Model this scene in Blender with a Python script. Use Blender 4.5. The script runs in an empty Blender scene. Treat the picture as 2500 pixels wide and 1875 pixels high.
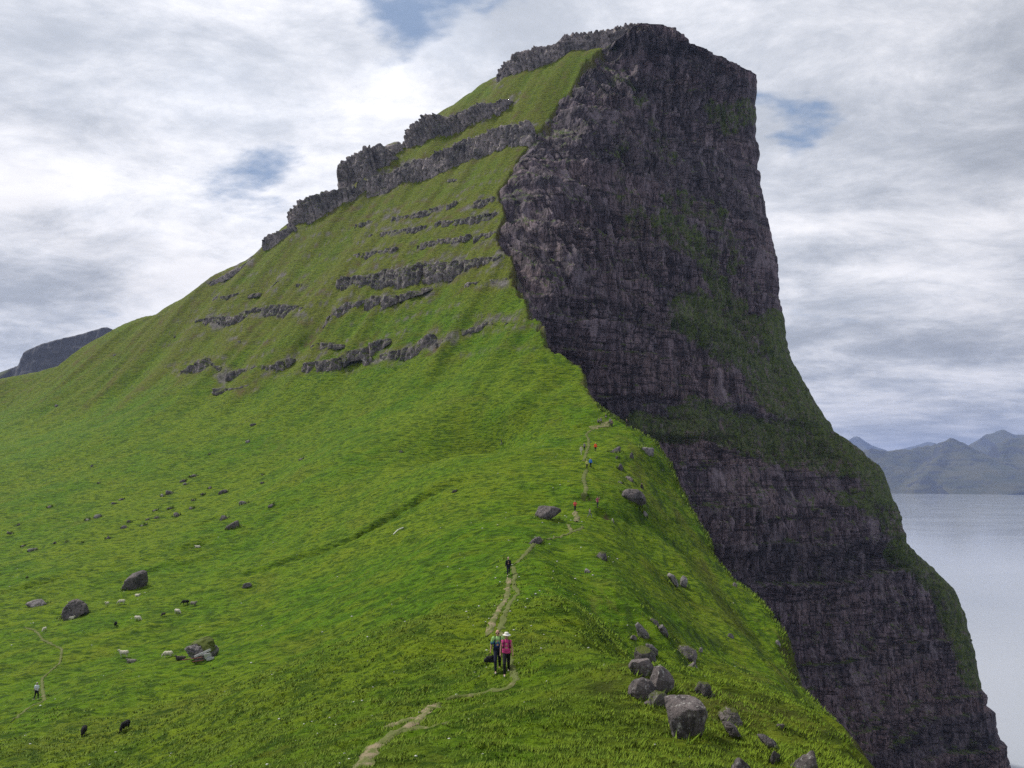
import bpy, bmesh, math, random
import numpy as np
from mathutils import Vector, Matrix

random.seed(7)
scene = bpy.context.scene
COL = scene.collection

# ------------------------------------------------------------------ camera
FPX = 1877.0                       # focal length in pixels of the 2500 px wide photograph
PITCH = math.atan((1158.0 - 937.5) / FPX)
EYE = 160.0                        # metres above the sea
cam_data = bpy.data.cameras.new("camera")
cam_data.sensor_width = 36.0
cam_data.lens = 36.0 * FPX / 2500.0
cam_data.clip_start = 0.1
cam_data.clip_end = 120000.0
cam = bpy.data.objects.new("camera", cam_data)
cam.location = (0, 0, EYE)
cam.rotation_euler = (math.pi / 2 + PITCH, 0, 0)
COL.objects.link(cam)
scene.camera = cam

# ------------------------------------------------------------------ light
SUN_EL = math.radians(50)
SUN_AZ = math.radians(-60)          # clockwise from +Y, so the sun stands to the left
SUN_DIR = Vector((math.sin(SUN_AZ) * math.cos(SUN_EL), math.cos(SUN_AZ) * math.cos(SUN_EL), math.sin(SUN_EL)))
sun_data = bpy.data.lights.new("sun", 'SUN')
sun_data.energy = 4.2
sun_data.angle = math.radians(6)
sun_data.color = (1.0, 0.95, 0.86)
sun = bpy.data.objects.new("sun", sun_data)
sun.rotation_euler = SUN_DIR.to_track_quat('Z', 'Y').to_euler()
sun.location = (-200, 0, 500)
COL.objects.link(sun)

def N(nt, typ, loc=None, **kw):
    n = nt.nodes.new(typ)
    for k, v in kw.items():
        if k.startswith('i_'):
            n.inputs[k[2:]].default_value = v
        else:
            setattr(n, k, v)
    return n

def math_node(nt, op, a, b=None, c=None, clamp=False):
    n = nt.nodes.new('ShaderNodeMath'); n.operation = op; n.use_clamp = clamp
    for i, v in enumerate((a, b, c)):
        if v is None: continue
        if isinstance(v, (int, float)): n.inputs[i].default_value = v
        else: nt.links.new(v, n.inputs[i])
    return n.outputs[0]

def smooth_node(nt, v, lo, hi, a=0.0, b=1.0):
    n = nt.nodes.new('ShaderNodeMapRange'); n.interpolation_type = 'SMOOTHSTEP'
    n.inputs['From Min'].default_value = lo; n.inputs['From Max'].default_value = hi
    n.inputs['To Min'].default_value = a; n.inputs['To Max'].default_value = b
    nt.links.new(v, n.inputs['Value'])
    return n.outputs[0]

def mix_node(nt, fac, a, b, blend='MIX'):
    n = nt.nodes.new('ShaderNodeMix'); n.data_type = 'RGBA'; n.blend_type = blend
    for sock, v in ((n.inputs[0], fac), (n.inputs[6], a), (n.inputs[7], b)):
        if isinstance(v, (int, float)): sock.default_value = v
        elif isinstance(v, tuple): sock.default_value = (*v, 1.0) if len(v) == 3 else v
        else: nt.links.new(v, sock)
    return n.outputs[2]

def noise_node(nt, vec, scale, detail=4.0, rough=0.5, dist=0.0, ntype='FBM', dims='3D'):
    n = nt.nodes.new('ShaderNodeTexNoise'); n.noise_dimensions = dims
    n.noise_type = ntype
    n.inputs['Scale'].default_value = scale
    n.inputs['Detail'].default_value = detail
    n.inputs['Roughness'].default_value = rough
    n.inputs['Distortion'].default_value = dist
    if vec is not None: nt.links.new(vec, n.inputs['Vector'])
    return n.outputs['Fac']

def vec_scale(nt, vec, s):
    n = nt.nodes.new('ShaderNodeVectorMath'); n.operation = 'MULTIPLY'
    nt.links.new(vec, n.inputs[0]); n.inputs[1].default_value = s
    return n.outputs[0]

def pix_dir(px, py):
    u = (px - 1250.0) / FPX; v = (937.5 - py) / FPX
    d = Vector((u, math.cos(PITCH) - v * math.sin(PITCH), math.sin(PITCH) + v * math.cos(PITCH)))
    return d.normalized()

# ------------------------------------------------------------------ sky: Nishita air under a broken cloud layer
world = bpy.data.worlds.new("World")
scene.world = world
world.use_nodes = True
wt = world.node_tree
wt.nodes.clear()
w_out = N(wt, 'ShaderNodeOutputWorld')
w_bg = N(wt, 'ShaderNodeBackground')
w_bg.inputs['Strength'].default_value = 0.1
wt.links.new(w_bg.outputs[0], w_out.inputs[0])
w_sky = N(wt, 'ShaderNodeTexSky', sky_type='NISHITA')
w_sky.sun_disc = False
w_sky.sun_elevation = SUN_EL
w_sky.sun_rotation = SUN_AZ
w_sky.altitude = 160
w_sky.dust_density = 1.5
w_tc = N(wt, 'ShaderNodeTexCoord')
w_dir = w_tc.outputs['Generated']
w_sep = N(wt, 'ShaderNodeSeparateXYZ'); wt.links.new(w_dir, w_sep.inputs[0])
zc = math_node(wt, 'MAXIMUM', w_sep.outputs[2], 0.0)
den = math_node(wt, 'ADD', zc, 0.19)
cx = math_node(wt, 'DIVIDE', w_sep.outputs[0], den)
cy = math_node(wt, 'DIVIDE', w_sep.outputs[1], den)
w_com = N(wt, 'ShaderNodeCombineXYZ')
wt.links.new(cx, w_com.inputs[0]); wt.links.new(cy, w_com.inputs[1])
cp = w_com.outputs[0]
# drift direction of the wisps
w_map = N(wt, 'ShaderNodeMapping'); wt.links.new(cp, w_map.inputs[0])
w_map.inputs['Rotation'].default_value = (0, 0, math.radians(24))
w_map.inputs['Scale'].default_value = (1.05, 1.45, 1.0)
w_map.inputs['Location'].default_value = (3.7, 1.3, 0.4)
cpa = w_map.outputs[0]
n_big = noise_node(wt, cpa, 0.85, 3.0, 0.5, 0.25)
n_mid = noise_node(wt, cpa, 2.1, 11.0, 0.64, 0.30)
n_fin = noise_node(wt, cpa, 6.5, 9.0, 0.70, 0.2)
cover = math_node(wt, 'MULTIPLY', n_big, 0.55)
cover = math_node(wt, 'MULTIPLY_ADD', n_mid, 0.6, cover)
cover = math_node(wt, 'MULTIPLY_ADD', n_fin, 0.30, cover)
cover = math_node(wt, 'ADD', cover, -0.03)
w_wn = N(wt, 'ShaderNodeTexNoise'); wt.links.new(cpa, w_wn.inputs['Vector'])
w_wn.inputs['Scale'].default_value = 2.2; w_wn.inputs['Detail'].default_value = 4; w_wn.inputs['Roughness'].default_value = 0.6
w_ws = N(wt, 'ShaderNodeVectorMath', operation='MULTIPLY_ADD')
wt.links.new(w_wn.outputs['Color'], w_ws.inputs[0]); w_ws.inputs[1].default_value = (1.0, 1.0, 0); w_ws.inputs[2].default_value = (-0.5, -0.5, 0)
w_wa = N(wt, 'ShaderNodeVectorMath', operation='ADD'); wt.links.new(cp, w_wa.inputs[0]); wt.links.new(w_ws.outputs[0], w_wa.inputs[1])
cpw = w_wa.outputs[0]
def sky_spot(px, py, rx, amount, src):
    """a gentle opening (negative) or thickening (positive) of the cloud layer round one direction"""
    d = pix_dir(px, py)
    k = 0.19
    c = (d.x / (d.z + k), d.y / (d.z + k))
    e = pix_dir(px + rx, py)
    r = math.hypot(e.x / (e.z + k) - c[0], e.y / (e.z + k) - c[1])
    s = N(wt, 'ShaderNodeVectorMath', operation='DISTANCE')
    wt.links.new(cpw, s.inputs[0]); s.inputs[1].default_value = (c[0], c[1], 0)
    g = smooth_node(wt, s.outputs['Value'], 0.0, r, amount, 0.0)
    return math_node(wt, 'ADD', src, g)
for spot in SKY_SPOTS if 'SKY_SPOTS' in globals() else (
        (560, 490, 330, -0.15), (720, 480, 200, -0.11), (1120, -80, 360, -0.20), (1390, -20, 130, -0.12),
        (1880, 325, 165, -0.155), (1850, 470, 120, -0.13), (330, 690, 430, -0.13), (110, 790, 330, -0.08),
        (620, 160, 480, 0.12), (250, 300, 420, 0.12), (1900, 70, 240, 0.14), (2300, 150, 400, 0.12), (1250, 150, 220, 0.12),
        (650, 590, 200, 0.12), (2150, 520, 330, 0.06), (2300, 800, 500, 0.1)):
    cover = sky_spot(*spot, cover)
cloud_mask = smooth_node(wt, cover, 0.42, 0.62)
# brightness of the cloud base: thin parts glow, thick parts are grey, and it is brighter towards the sun
n_sh = noise_node(wt, cpa, 0.80, 11.0, 0.60, 0.45)
n_sh2 = noise_node(wt, cpa, 3.0, 12.0, 0.70, 0.30)
shade = math_node(wt, 'MULTIPLY_ADD', n_sh2, 0.46, math_node(wt, 'MULTIPLY', n_sh, 0.75))
bright = smooth_node(wt, shade, 0.46, 0.76)
s_dot = N(wt, 'ShaderNodeVectorMath', operation='DOT_PRODUCT')
wt.links.new(w_dir, s_dot.inputs[0])
glow_dir = pix_dir(820, 60)
s_dot.inputs[1].default_value = glow_dir
near_sun = smooth_node(wt, s_dot.outputs['Value'], 0.62, 1.0)
zen = smooth_node(wt, w_sep.outputs[2], 0.0, 0.35)
lev = math_node(wt, 'MULTIPLY_ADD', bright, 5.2, 3.9)
lev = math_node(wt, 'MULTIPLY_ADD', near_sun, 2.8, lev)
lev = math_node(wt, 'MULTIPLY_ADD', zen, 0.7, lev)
for spot in ((200, 700, 640, -1.9), (420, 640, 300, -0.8), (60, 330, 300, -0.9), (1180, 60, 260, 1.3), (650, 230, 330, 0.9), (80, 520, 300, -1.0), (2250, 700, 420, 0.7), (2300, 930, 420, 0.8), (1250, 330, 200, -0.8)):
    lev = sky_spot(*spot, lev)
tint = mix_node(wt, bright, (0.79, 0.845, 0.95), (0.985, 0.972, 0.995))
w_c = N(wt, 'ShaderNodeVectorMath', operation='SCALE')
wt.links.new(tint, w_c.inputs[0]); wt.links.new(lev, w_c.inputs['Scale'])
blue = mix_node(wt, 0.80, w_sky.outputs[0], (1.8, 3.0, 5.1))
low_mix = smooth_node(wt, w_sep.outputs[2], -0.02, 0.10)     # the layer closes up towards the horizon
cm = math_node(wt, 'MAXIMUM', math_node(wt, 'MULTIPLY_ADD', cloud_mask, 0.84, 0.16), math_node(wt, 'MULTIPLY', math_node(wt, 'SUBTRACT', 1.0, low_mix), 0.75))
sky_col = mix_node(wt, cm, blue, w_c.outputs[0])
wt.links.new(sky_col, w_bg.inputs['Color'])

# ------------------------------------------------------------------ exposure
vs = scene.view_settings
vs.view_transform = 'Standard'
vs.look = 'None'
vs.exposure = 0.0
vs.gamma = 1.0
vs.use_curve_mapping = False
scene.render.engine = 'CYCLES'
cy_ = scene.cycles
cy_.use_denoising = False
cy_.max_bounces = 6
cy_.diffuse_bounces = 3
cy_.glossy_bounces = 2
cy_.transmission_bounces = 2
cy_.volume_bounces = 0
cy_.transparent_max_bounces = 4
cy_.use_adaptive_sampling = True
cy_.adaptive_threshold = 0.012
cy_.sample_clamp_indirect = 2.0
cy_.caustics_reflective = False
cy_.caustics_refractive = False

# ------------------------------------------------------------------ helpers
def tag(o, label=None, cat=None, group=None, kind=None):
    if label: o["label"] = label
    if cat: o["category"] = cat
    if group: o["group"] = group
    if kind: o["kind"] = kind
    return o

def link(name, mesh, mats=None, parent=None, loc=None, rot=None, scale=None):
    o = bpy.data.objects.new(name, mesh)
    COL.objects.link(o)
    if mesh is not None and mats is not None:
        for m in (mats if isinstance(mats, (list, tuple)) else [mats]):
            mesh.materials.append(m)
    if parent is not None: o.parent = parent
    if loc is not None: o.location = loc
    if rot is not None: o.rotation_euler = rot
    if scale is not None: o.scale = scale
    return o

def fast_mesh(name, verts, faces, smooth=True, attrs=None):
    """verts (n,3) array, faces (m,k) int array of equal-sided faces"""
    me = bpy.data.meshes.new(name)
    verts = np.ascontiguousarray(verts, dtype=np.float32)
    faces = np.ascontiguousarray(faces, dtype=np.int32)
    k = faces.shape[1]
    me.vertices.add(len(verts)); me.vertices.foreach_set('co', verts.ravel())
    me.loops.add(faces.size); me.loops.foreach_set('vertex_index', faces.ravel())
    me.polygons.add(len(faces))
    me.polygons.foreach_set('loop_start', np.arange(0, faces.size, k, dtype=np.int32))
    if smooth:
        me.polygons.foreach_set('use_smooth', np.ones(len(faces), dtype=bool))
    for an, av in (attrs or {}).items():
        a = me.attributes.new(an, 'FLOAT', 'POINT')
        a.data.foreach_set('value', np.ascontiguousarray(av, dtype=np.float32).ravel())
    me.update(calc_edges=True)
    return me

def grid_faces(nu, nv, flip=False):
    i = np.arange(nu - 1)[:, None] * nv + np.arange(nv - 1)[None, :]
    i = i.ravel()
    f = np.stack([i, i + nv, i + nv + 1, i + 1], axis=1)
    return f[:, ::-1] if flip else f

def _hash(ix, iy, iz, seed):
    h = (ix.astype(np.uint32) * np.uint32(374761393)) ^ (iy.astype(np.uint32) * np.uint32(668265263)) \
        ^ (iz.astype(np.uint32) * np.uint32(2147483647 & 1274126177)) ^ np.uint32((seed * 2654435761) & 0xffffffff)
    h = (h ^ (h >> np.uint32(13))) * np.uint32(1274126177)
    h = (h ^ (h >> np.uint32(16))) * np.uint32(2246822519)
    return h ^ (h >> np.uint32(15))

def vnoise(x, y, z=None, seed=0):
    """gradient noise, about -1..1"""
    x = np.asarray(x, dtype=np.float64); y = np.asarray(y, dtype=np.float64)
    z = np.zeros_like(x) if z is None else np.asarray(z, dtype=np.float64)
    x, y, z = np.broadcast_arrays(x, y, z)
    x0 = np.floor(x); y0 = np.floor(y); z0 = np.floor(z)
    fx = (x - x0).astype(np.float32); fy = (y - y0).astype(np.float32); fz = (z - z0).astype(np.float32)
    ix = x0.astype(np.int64) & 0xffffffff; iy = y0.astype(np.int64) & 0xffffffff; iz = z0.astype(np.int64) & 0xffffffff
    u = fx * fx * fx * (fx * (fx * 6 - 15) + 10)
    v = fy * fy * fy * (fy * (fy * 6 - 15) + 10)
    w = fz * fz * fz * (fz * (fz * 6 - 15) + 10)
    res = np.zeros_like(fx)
    flat = not np.any(z)
    for dz in ((0,) if flat else (0, 1)):
        wz = 1.0 if flat else (w if dz else 1 - w)
        for dy in (0, 1):
            wy = v if dy else 1 - v
            for dx in (0, 1):
                wx = u if dx else 1 - u
                h = _hash(ix + dx, iy + dy, iz + dz, seed)
                a = (h & np.uint32(1023)).astype(np.float32) * np.float32(2 * math.pi / 1024)
                b = ((h >> np.uint32(10)) & np.uint32(1023)).astype(np.float32) * np.float32(2 / 1024) - 1
                s = np.ones_like(b) if flat else np.sqrt(np.maximum(0, 1 - b * b))
                g = s * (np.cos(a) * (fx - dx) + np.sin(a) * (fy - dy))
                if not flat: g = g + b * (fz - dz)
                res += wx * wy * wz * g
    return res * 1.5

def fbm(x, y, z=None, seed=0, octaves=4, gain=0.5, lac=2.03):
    t = 0; a = 1.0; s = 0
    for o in range(octaves):
        k = lac ** o
        t = t + a * vnoise(np.asarray(x) * k, np.asarray(y) * k, None if z is None else np.asarray(z) * k, seed + o * 17)
        s += a; a *= gain
    return t / s

def cellrand(ix, iy=None, seed=0):
    ix = np.asarray(ix).astype(np.int64) & 0xffffffff
    iy = np.zeros_like(ix) if iy is None else np.asarray(iy).astype(np.int64) & 0xffffffff
    return _hash(ix, iy, np.zeros_like(ix), seed).astype(np.float64) / 4294967295.0

def sstep(a, b, x):
    t = np.clip((x - a) / (b - a), 0, 1)
    return t * t * (3 - 2 * t)

def ray(px, py):
    """direction with y = 1 through a pixel of the photograph"""
    u = (np.asarray(px, float) - 1250.0) / FPX; v = (937.5 - np.asarray(py, float)) / FPX
    yy = math.cos(PITCH) - v * math.sin(PITCH); zz = math.sin(PITCH) + v * math.cos(PITCH)
    return u / yy, zz / yy

def at(px, py, d):
    t, e = ray(px, py)
    return np.array([t * d, d + 0 * t, EYE + e * d])

def project(x, y, z):
    zc_ = np.asarray(z) - EYE
    f = y * math.cos(PITCH) + zc_ * math.sin(PITCH)
    up = -y * math.sin(PITCH) + zc_ * math.cos(PITCH)
    f = np.maximum(f, 0.01)
    return 1250 + FPX * x / f, 937.5 - FPX * up / f

def resample(poly, n):
    p = np.array(poly, float)
    s = np.concatenate([[0], np.cumsum(np.hypot(*np.diff(p[:, :2], axis=0).T))])
    q = np.linspace(0, s[-1], n)
    return np.stack([np.interp(q, s, p[:, k]) for k in range(p.shape[1])], axis=1)

def polydist(px, py, poly):
    """distance of points to a polyline, and the position along it 0..1"""
    p = np.array(poly, float)
    best = np.full(np.shape(px), 1e9); pos = np.zeros(np.shape(px)); side = np.zeros(np.shape(px))
    L = np.hypot(*np.diff(p[:, :2], axis=0).T); tot = L.sum(); acc = 0
    for i in range(len(p) - 1):
        a, b = p[i, :2], p[i + 1, :2]
        d = b - a; l2 = max(d @ d, 1e-9)
        t = np.clip(((px - a[0]) * d[0] + (py - a[1]) * d[1]) / l2, 0, 1)
        ex = px - a[0] - t * d[0]; ey = py - a[1] - t * d[1]
        dist = np.hypot(ex, ey)
        m = dist < best
        best = np.where(m, dist, best)
        pos = np.where(m, (acc + t * L[i]) / tot, pos)
        side = np.where(m, np.sign(d[0] * ey - d[1] * ex), side)
        acc += L[i]
    return best, pos, side
# ------------------------------------------------------------------ materials of the ground
def new_mat(name):
    m = bpy.data.materials.new(name); m.use_nodes = True
    nt = m.node_tree
    b = nt.nodes['Principled BSDF']
    b.inputs['Specular IOR Level'].default_value = 0.25
    return m, nt, b

def attr_node(nt, name):
    a = nt.nodes.new('ShaderNodeAttribute'); a.attribute_name = name
    return a.outputs['Fac']

def pos_node(nt):
    return nt.nodes.new('ShaderNodeNewGeometry').outputs['Position']

def normal_z(nt):
    g = nt.nodes.new('ShaderNodeNewGeometry')
    s = nt.nodes.new('ShaderNodeSeparateXYZ'); nt.links.new(g.outputs['True Normal'], s.inputs[0])
    return s.outputs[2]

def add_bump(nt, b, height, strength, distance):
    n = nt.nodes.new('ShaderNodeBump')
    n.inputs['Strength'].default_value = strength; n.inputs['Distance'].default_value = distance
    nt.links.new(height, n.inputs['Height']); nt.links.new(n.outputs[0], b.inputs['Normal'])
    return n

def rock_colour(nt, p, dark=1.0, warm=0.0, lichen=0.5):
    """basalt: grey to purple-brown blotches, dark joints, pale lichen specks"""
    c1 = noise_node(nt, p, 0.35, 6, 0.6, 0.3)
    c2 = noise_node(nt, p, 2.3, 6, 0.65, 0.2)
    base = mix_node(nt, smooth_node(nt, c1, 0.35, 0.65), (0.115 * dark, 0.104 * dark, 0.108 * dark),
                    ((0.27 + warm) * dark, 0.245 * dark, 0.24 * dark))
    base = mix_node(nt, smooth_node(nt, c2, 0.38, 0.52, 0.75, 0.0), base, (0.042 * dark, 0.038 * dark, 0.040 * dark))
    c3 = noise_node(nt, p, 5.5, 5, 0.7, 0.0)
    base = mix_node(nt, smooth_node(nt, c3, 0.55, 0.68, 0.0, lichen), base, (0.50, 0.49, 0.46))
    return base, c2

def make_rock_mat(name, dark=1.0, warm=0.0, lichen=0.5, grass=True, scale=1.0, obj=False, grow=0.55):
    m, nt, b = new_mat(name)
    if obj:
        p = nt.nodes.new('ShaderNodeTexCoord').outputs['Object']
        info = nt.nodes.new('ShaderNodeObjectInfo')
        ad = nt.nodes.new('ShaderNodeVectorMath'); ad.operation = 'MULTIPLY_ADD'
        nt.links.new(info.outputs['Random'], ad.inputs[0]); ad.inputs[1].default_value = (50, 31, 17); nt.links.new(p, ad.inputs[2])
        p = ad.outputs[0]
    else:
        p = pos_node(nt)
    p = vec_scale(nt, p, (scale, scale, scale * 0.7))
    base, h = rock_colour(nt, p, dark, warm, lichen)
    if grass:
        z = normal_z(nt)
        g = noise_node(nt, p, 0.9, 5, 0.6)
        k = math_node(nt, 'MULTIPLY_ADD', g, grow, z)
        grass_c = mix_node(nt, noise_node(nt, p, 1.4, 4, 0.6), (0.040, 0.062, 0.012), (0.105, 0.118, 0.022))
        base = mix_node(nt, smooth_node(nt, k, 0.80, 0.98), base, grass_c)
    nt.links.new(base, b.inputs['Base Color'])
    b.inputs['Roughness'].default_value = 0.9
    add_bump(nt, b, noise_node(nt, p, 3.2, 8, 0.68, 0.2), 0.9, 0.30 / scale)
    return m

def make_grass_mat():
    m, nt, b = new_mat("hill_grass")
    p = pos_node(nt)
    big = noise_node(nt, p, 0.030, 5, 0.55, 0.4)
    mid = noise_node(nt, p, 0.16, 6, 0.6, 0.3)
    # tufts lie along the contour: stretched sideways
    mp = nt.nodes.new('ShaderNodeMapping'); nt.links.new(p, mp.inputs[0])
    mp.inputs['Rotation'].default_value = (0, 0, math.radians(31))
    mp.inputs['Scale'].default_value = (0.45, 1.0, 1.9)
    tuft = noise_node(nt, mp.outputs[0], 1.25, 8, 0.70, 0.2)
    fine = noise_node(nt, mp.outputs[0], 4.2, 5, 0.7, 0.2)
    c = mix_node(nt, smooth_node(nt, big, 0.36, 0.64), (0.088, 0.190, 0.006), (0.142, 0.215, 0.009))
    c = mix_node(nt, smooth_node(nt, mid, 0.40, 0.70, 0.0, 0.7), c, (0.155, 0.205, 0.010))
    c = mix_node(nt, smooth_node(nt, mid, 0.30, 0.46, 0.6, 0.0), c, (0.050, 0.120, 0.006))
    broad = noise_node(nt, mp.outputs[0], 0.42, 6, 0.68, 0.3)
    c = mix_node(nt, smooth_node(nt, broad, 0.38, 0.50, 0.7, 0.0), c, (0.040, 0.088, 0.005))
    c = mix_node(nt, smooth_node(nt, broad, 0.55, 0.68, 0.0, 0.55), c, (0.150, 0.186, 0.011))
    old = noise_node(nt, p, 0.075, 6, 0.65, 0.6)
    c = mix_node(nt, smooth_node(nt, old, 0.56, 0.70, 0.0, 0.4), c, (0.140, 0.138, 0.020))
    # hollows between tufts: shade painted in as darker green; tuft tops paler
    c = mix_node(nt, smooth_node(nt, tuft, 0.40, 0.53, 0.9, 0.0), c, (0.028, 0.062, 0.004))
    c = mix_node(nt, smooth_node(nt, tuft, 0.54, 0.68, 0.0, 0.6), c, (0.180, 0.240, 0.015))
    c = mix_node(nt, smooth_node(nt, fine, 0.36, 0.50, 0.6, 0.0), c, (0.032, 0.066, 0.004))
    # coarse wind-combed grass on the sea-facing side
    comb = noise_node(nt, vec_scale(nt, p, (1.0, 0.16, 0.5)), 0.75, 6, 0.62, 0.5)
    cc = mix_node(nt, smooth_node(nt, comb, 0.34, 0.50), (0.034, 0.064, 0.009), c)
    cc = mix_node(nt, smooth_node(nt, comb, 0.54, 0.72, 0.0, 0.5), cc, (0.165, 0.160, 0.036))
    c = mix_node(nt, attr_node(nt, 'coast'), c, cc)
    # olive and brown heath higher up
    heath = attr_node(nt, 'heath')
    hb = mix_node(nt, smooth_node(nt, tuft, 0.36, 0.62), (0.050, 0.066, 0.008), (0.148, 0.170, 0.017))
    hb = mix_node(nt, smooth_node(nt, mid, 0.5, 0.72), hb, (0.105, 0.082, 0.032))
    c = mix_node(nt, heath, c, hb)
    rk, h2 = rock_colour(nt, p, 0.8, 0.0, 0.5)
    c = mix_node(nt, attr_node(nt, 'rock'), c, rk)
    soil = mix_node(nt, mid, (0.055, 0.036, 0.022), (0.14, 0.095, 0.055))
    c = mix_node(nt, attr_node(nt, 'soil'), c, soil)
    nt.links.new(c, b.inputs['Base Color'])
    b.inputs['Roughness'].default_value = 0.85
    b.inputs['Specular IOR Level'].default_value = 0.06
    hsum = math_node(nt, 'MULTIPLY_ADD', fine, 0.35, tuft)
    add_bump(nt, b, math_node(nt, 'MULTIPLY_ADD', broad, 1.3, hsum), 0.9, 0.7)
    return m

# ------------------------------------------------------------------ the hill as a height field over the ground plan
def plane_d(px, py):
    """the steep grassy flank is close to one plane; distance at which a line of sight meets it"""
    t, e = ray(px, py)
    return 213.0 / (1.036 + 0.634 * t - e)

CTRL = [
    # knoll under the viewpoint and the saddle in front of it
    (900, 1875, 18.5), (1250, 1875, 17), (1500, 1875, 17), (700, 1875, 23), (1100, 1750, 25.5), (1290, 1690, 29.5),
    (1245, 1630, 35), (1240, 1645, 33.6), (1120, 1560, 45), (1240, 1480, 54), (1241, 1405, 74), (1301, 1320, 95), (1338, 1255, 126),
    (1403, 1248, 125), (1440, 1262, 122), (1458, 1238, 128), (1441, 1141, 155), (1433, 1145, 154), (1454, 1103, 168), (1425, 1105, 167),
    (1490, 1044, 186), (1530, 1043, 186), (1224, 1086, 205), (1360, 1060, 187),
    # brink of the knoll and the slope falling to the sea cliff
    (1480, 1655, 27), (1590, 1723, 23.5), (1662, 1777, 21.5), (1795, 1853, 19.5), (1380, 1600, 34), (1400, 1500, 50),
    (1680, 1740, 40), (1571, 1537, 66), (1480, 1440, 72), (1750, 1600, 74), (1655, 1413, 114), (1500, 1310, 108), (1574, 1254, 138),
    (1800, 1750, 57), (1900, 1860, 52), (1545, 1222, 138), (1501, 1104, 165), (1580, 1105, 172), (1540, 1120, 163),
    (1620, 1180, 165), (1600, 1300, 136), (1700, 1500, 98),
    # left hollow
    (600, 1875, 28), (300, 1875, 46), (0, 1875, 53), (600, 1700, 50), (850, 1700, 41), (300, 1775, 61), (200, 1787, 61), (88, 1708, 83),
    (0, 1600, 106), (300, 1650, 82), (475, 1605, 94), (409, 1603, 95), (600, 1580, 86), (850, 1550, 74), (0, 1500, 134), (300, 1550, 109),
    (320, 1470, 132), (600, 1450, 126), (850, 1400, 116), (0, 1400, 168), (300, 1350, 172), (600, 1350, 160), (1100, 1400, 83), (1100, 1500, 58),
    (1100, 1300, 112), (1100, 1200, 146), (1100, 1120, 182), (850, 1250, 162), (850, 1100, 208), (600, 1200, 212), (300, 1250, 210),
    (0, 1300, 208), (0, 1200, 252), (300, 1150, 250), (600, 1080, 256), (0, 1100, 305), (300, 1050, 292), (1100, 1000, 222), (1250, 1000, 207),
    (1340, 960, 215), (1250, 920, 228),
]
for px, py in ((1413, 904), (1334, 853), (1277, 791), (1277, 735), (1243, 690), (1232, 633), (1215, 577), (1209, 475), (1300, 350), (1356, 260), (1469, 124),
               (1100, 900), (1100, 800), (1100, 650), (1100, 500), (1100, 380), (850, 950), (850, 850), (850, 700), (850, 560), (600, 950), (600, 850), (600, 740),
               (300, 950), (300, 870), (0, 1000), (0, 965), (-300, 1040),
               (1210, 192), (1340, 135), (1000, 335), (850, 455), (740, 520), (640, 603), (490, 700), (280, 800), (0, 935)):
    CTRL.append((px, py, float(plane_d(px, py))))
CTRL[[i for i, c in enumerate(CTRL) if c[0] == 1413][0]] = (1413, 904, 222)
pts = [at(*c) for c in CTRL]
pts.append(at(1475, 1003, 196)); pts.append(at(1525, 1030, 190))
# out of frame: the ground by the camera's feet, the back of the mountain, the hollow further left
for x, y, z in ((0, 1.5, -1.65), (0, 8, -3.6), (-8, 5, -4.2), (8, 8, -4.6), (-20, 20, -11.5), (-45, 35, -20), (-80, 60, -27), (-120, 100, -31), (-160, 160, -28),
                (-200, 220, -14), (-250, 290, 2), (-330, 380, 20), (14, 20, -9), (20, 40, -16), (-30, 1, -9), (30, 55, -22)):
    pts.append(np.array([x, y, EYE + z]))
for px, py in ((1210, 192), (1340, 135), (1469, 124), (1000, 335), (850, 455), (740, 520), (640, 603), (490, 700), (280, 800), (0, 935), (-300, 1040)):
    a = at(px, py, float(plane_d(px, py)))
    pts.append(a + np.array([a[0] * 0.06 + (4 if px > 1200 else 0), 26, 1.0 if px > 900 else -3]))
    pts.append(a + np.array([a[0] * 0.2, 80, -40]))
# brink of the sea cliff / the arete, in plan
EDGE_PX = [(2113, 1875, 75), (2034, 1740, 92), (1938, 1639, 105), (1921, 1548, 116), (1853, 1458, 130), (1746, 1356, 146), (1729, 1300, 153), (1672, 1209, 166),
           (1639, 1130, 178), (1600, 1080, 184), (1545, 1045, 188), (1525, 1030, 190), (1475, 1003, 196), (1413, 904, 222)]
edge3 = [at(*e) for e in EDGE_PX]
pts += edge3[:-3]
for px, py in ((1334, 853), (1277, 791), (1277, 735), (1243, 690), (1232, 633), (1215, 577), (1209, 475), (1300, 350), (1356, 260), (1469, 124)):
    edge3.append(at(px, py, float(plane_d(px, py))))
EDGE = np.array([[8, -10, 0], [9.5, 20, 0], [16.5, 45, 0], [25, 60, 0]] + [list(e) for e in edge3] + [[edge3[-1][0] + 22, 400, 0], [edge3[-1][0] + 40, 440, 0], [90, 560, 0]])
PTS = np.array(pts)

def tps_fit(P, lam):
    n = len(P); xy = P[:, :2] / 100.0
    r2 = ((xy[:, None] - xy[None]) ** 2).sum(-1)
    K = 0.5 * r2 * np.log(np.maximum(r2, 1e-12))
    K += lam * np.eye(n)
    Q = np.concatenate([np.ones((n, 1)), xy], axis=1)
    A = np.zeros((n + 3, n + 3)); A[:n, :n] = K; A[:n, n:] = Q; A[n:, :n] = Q.T
    b = np.concatenate([P[:, 2], np.zeros(3)])
    return np.linalg.solve(A, b), xy

TPS_W, TPS_XY = tps_fit(PTS, 2e-4)

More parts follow.
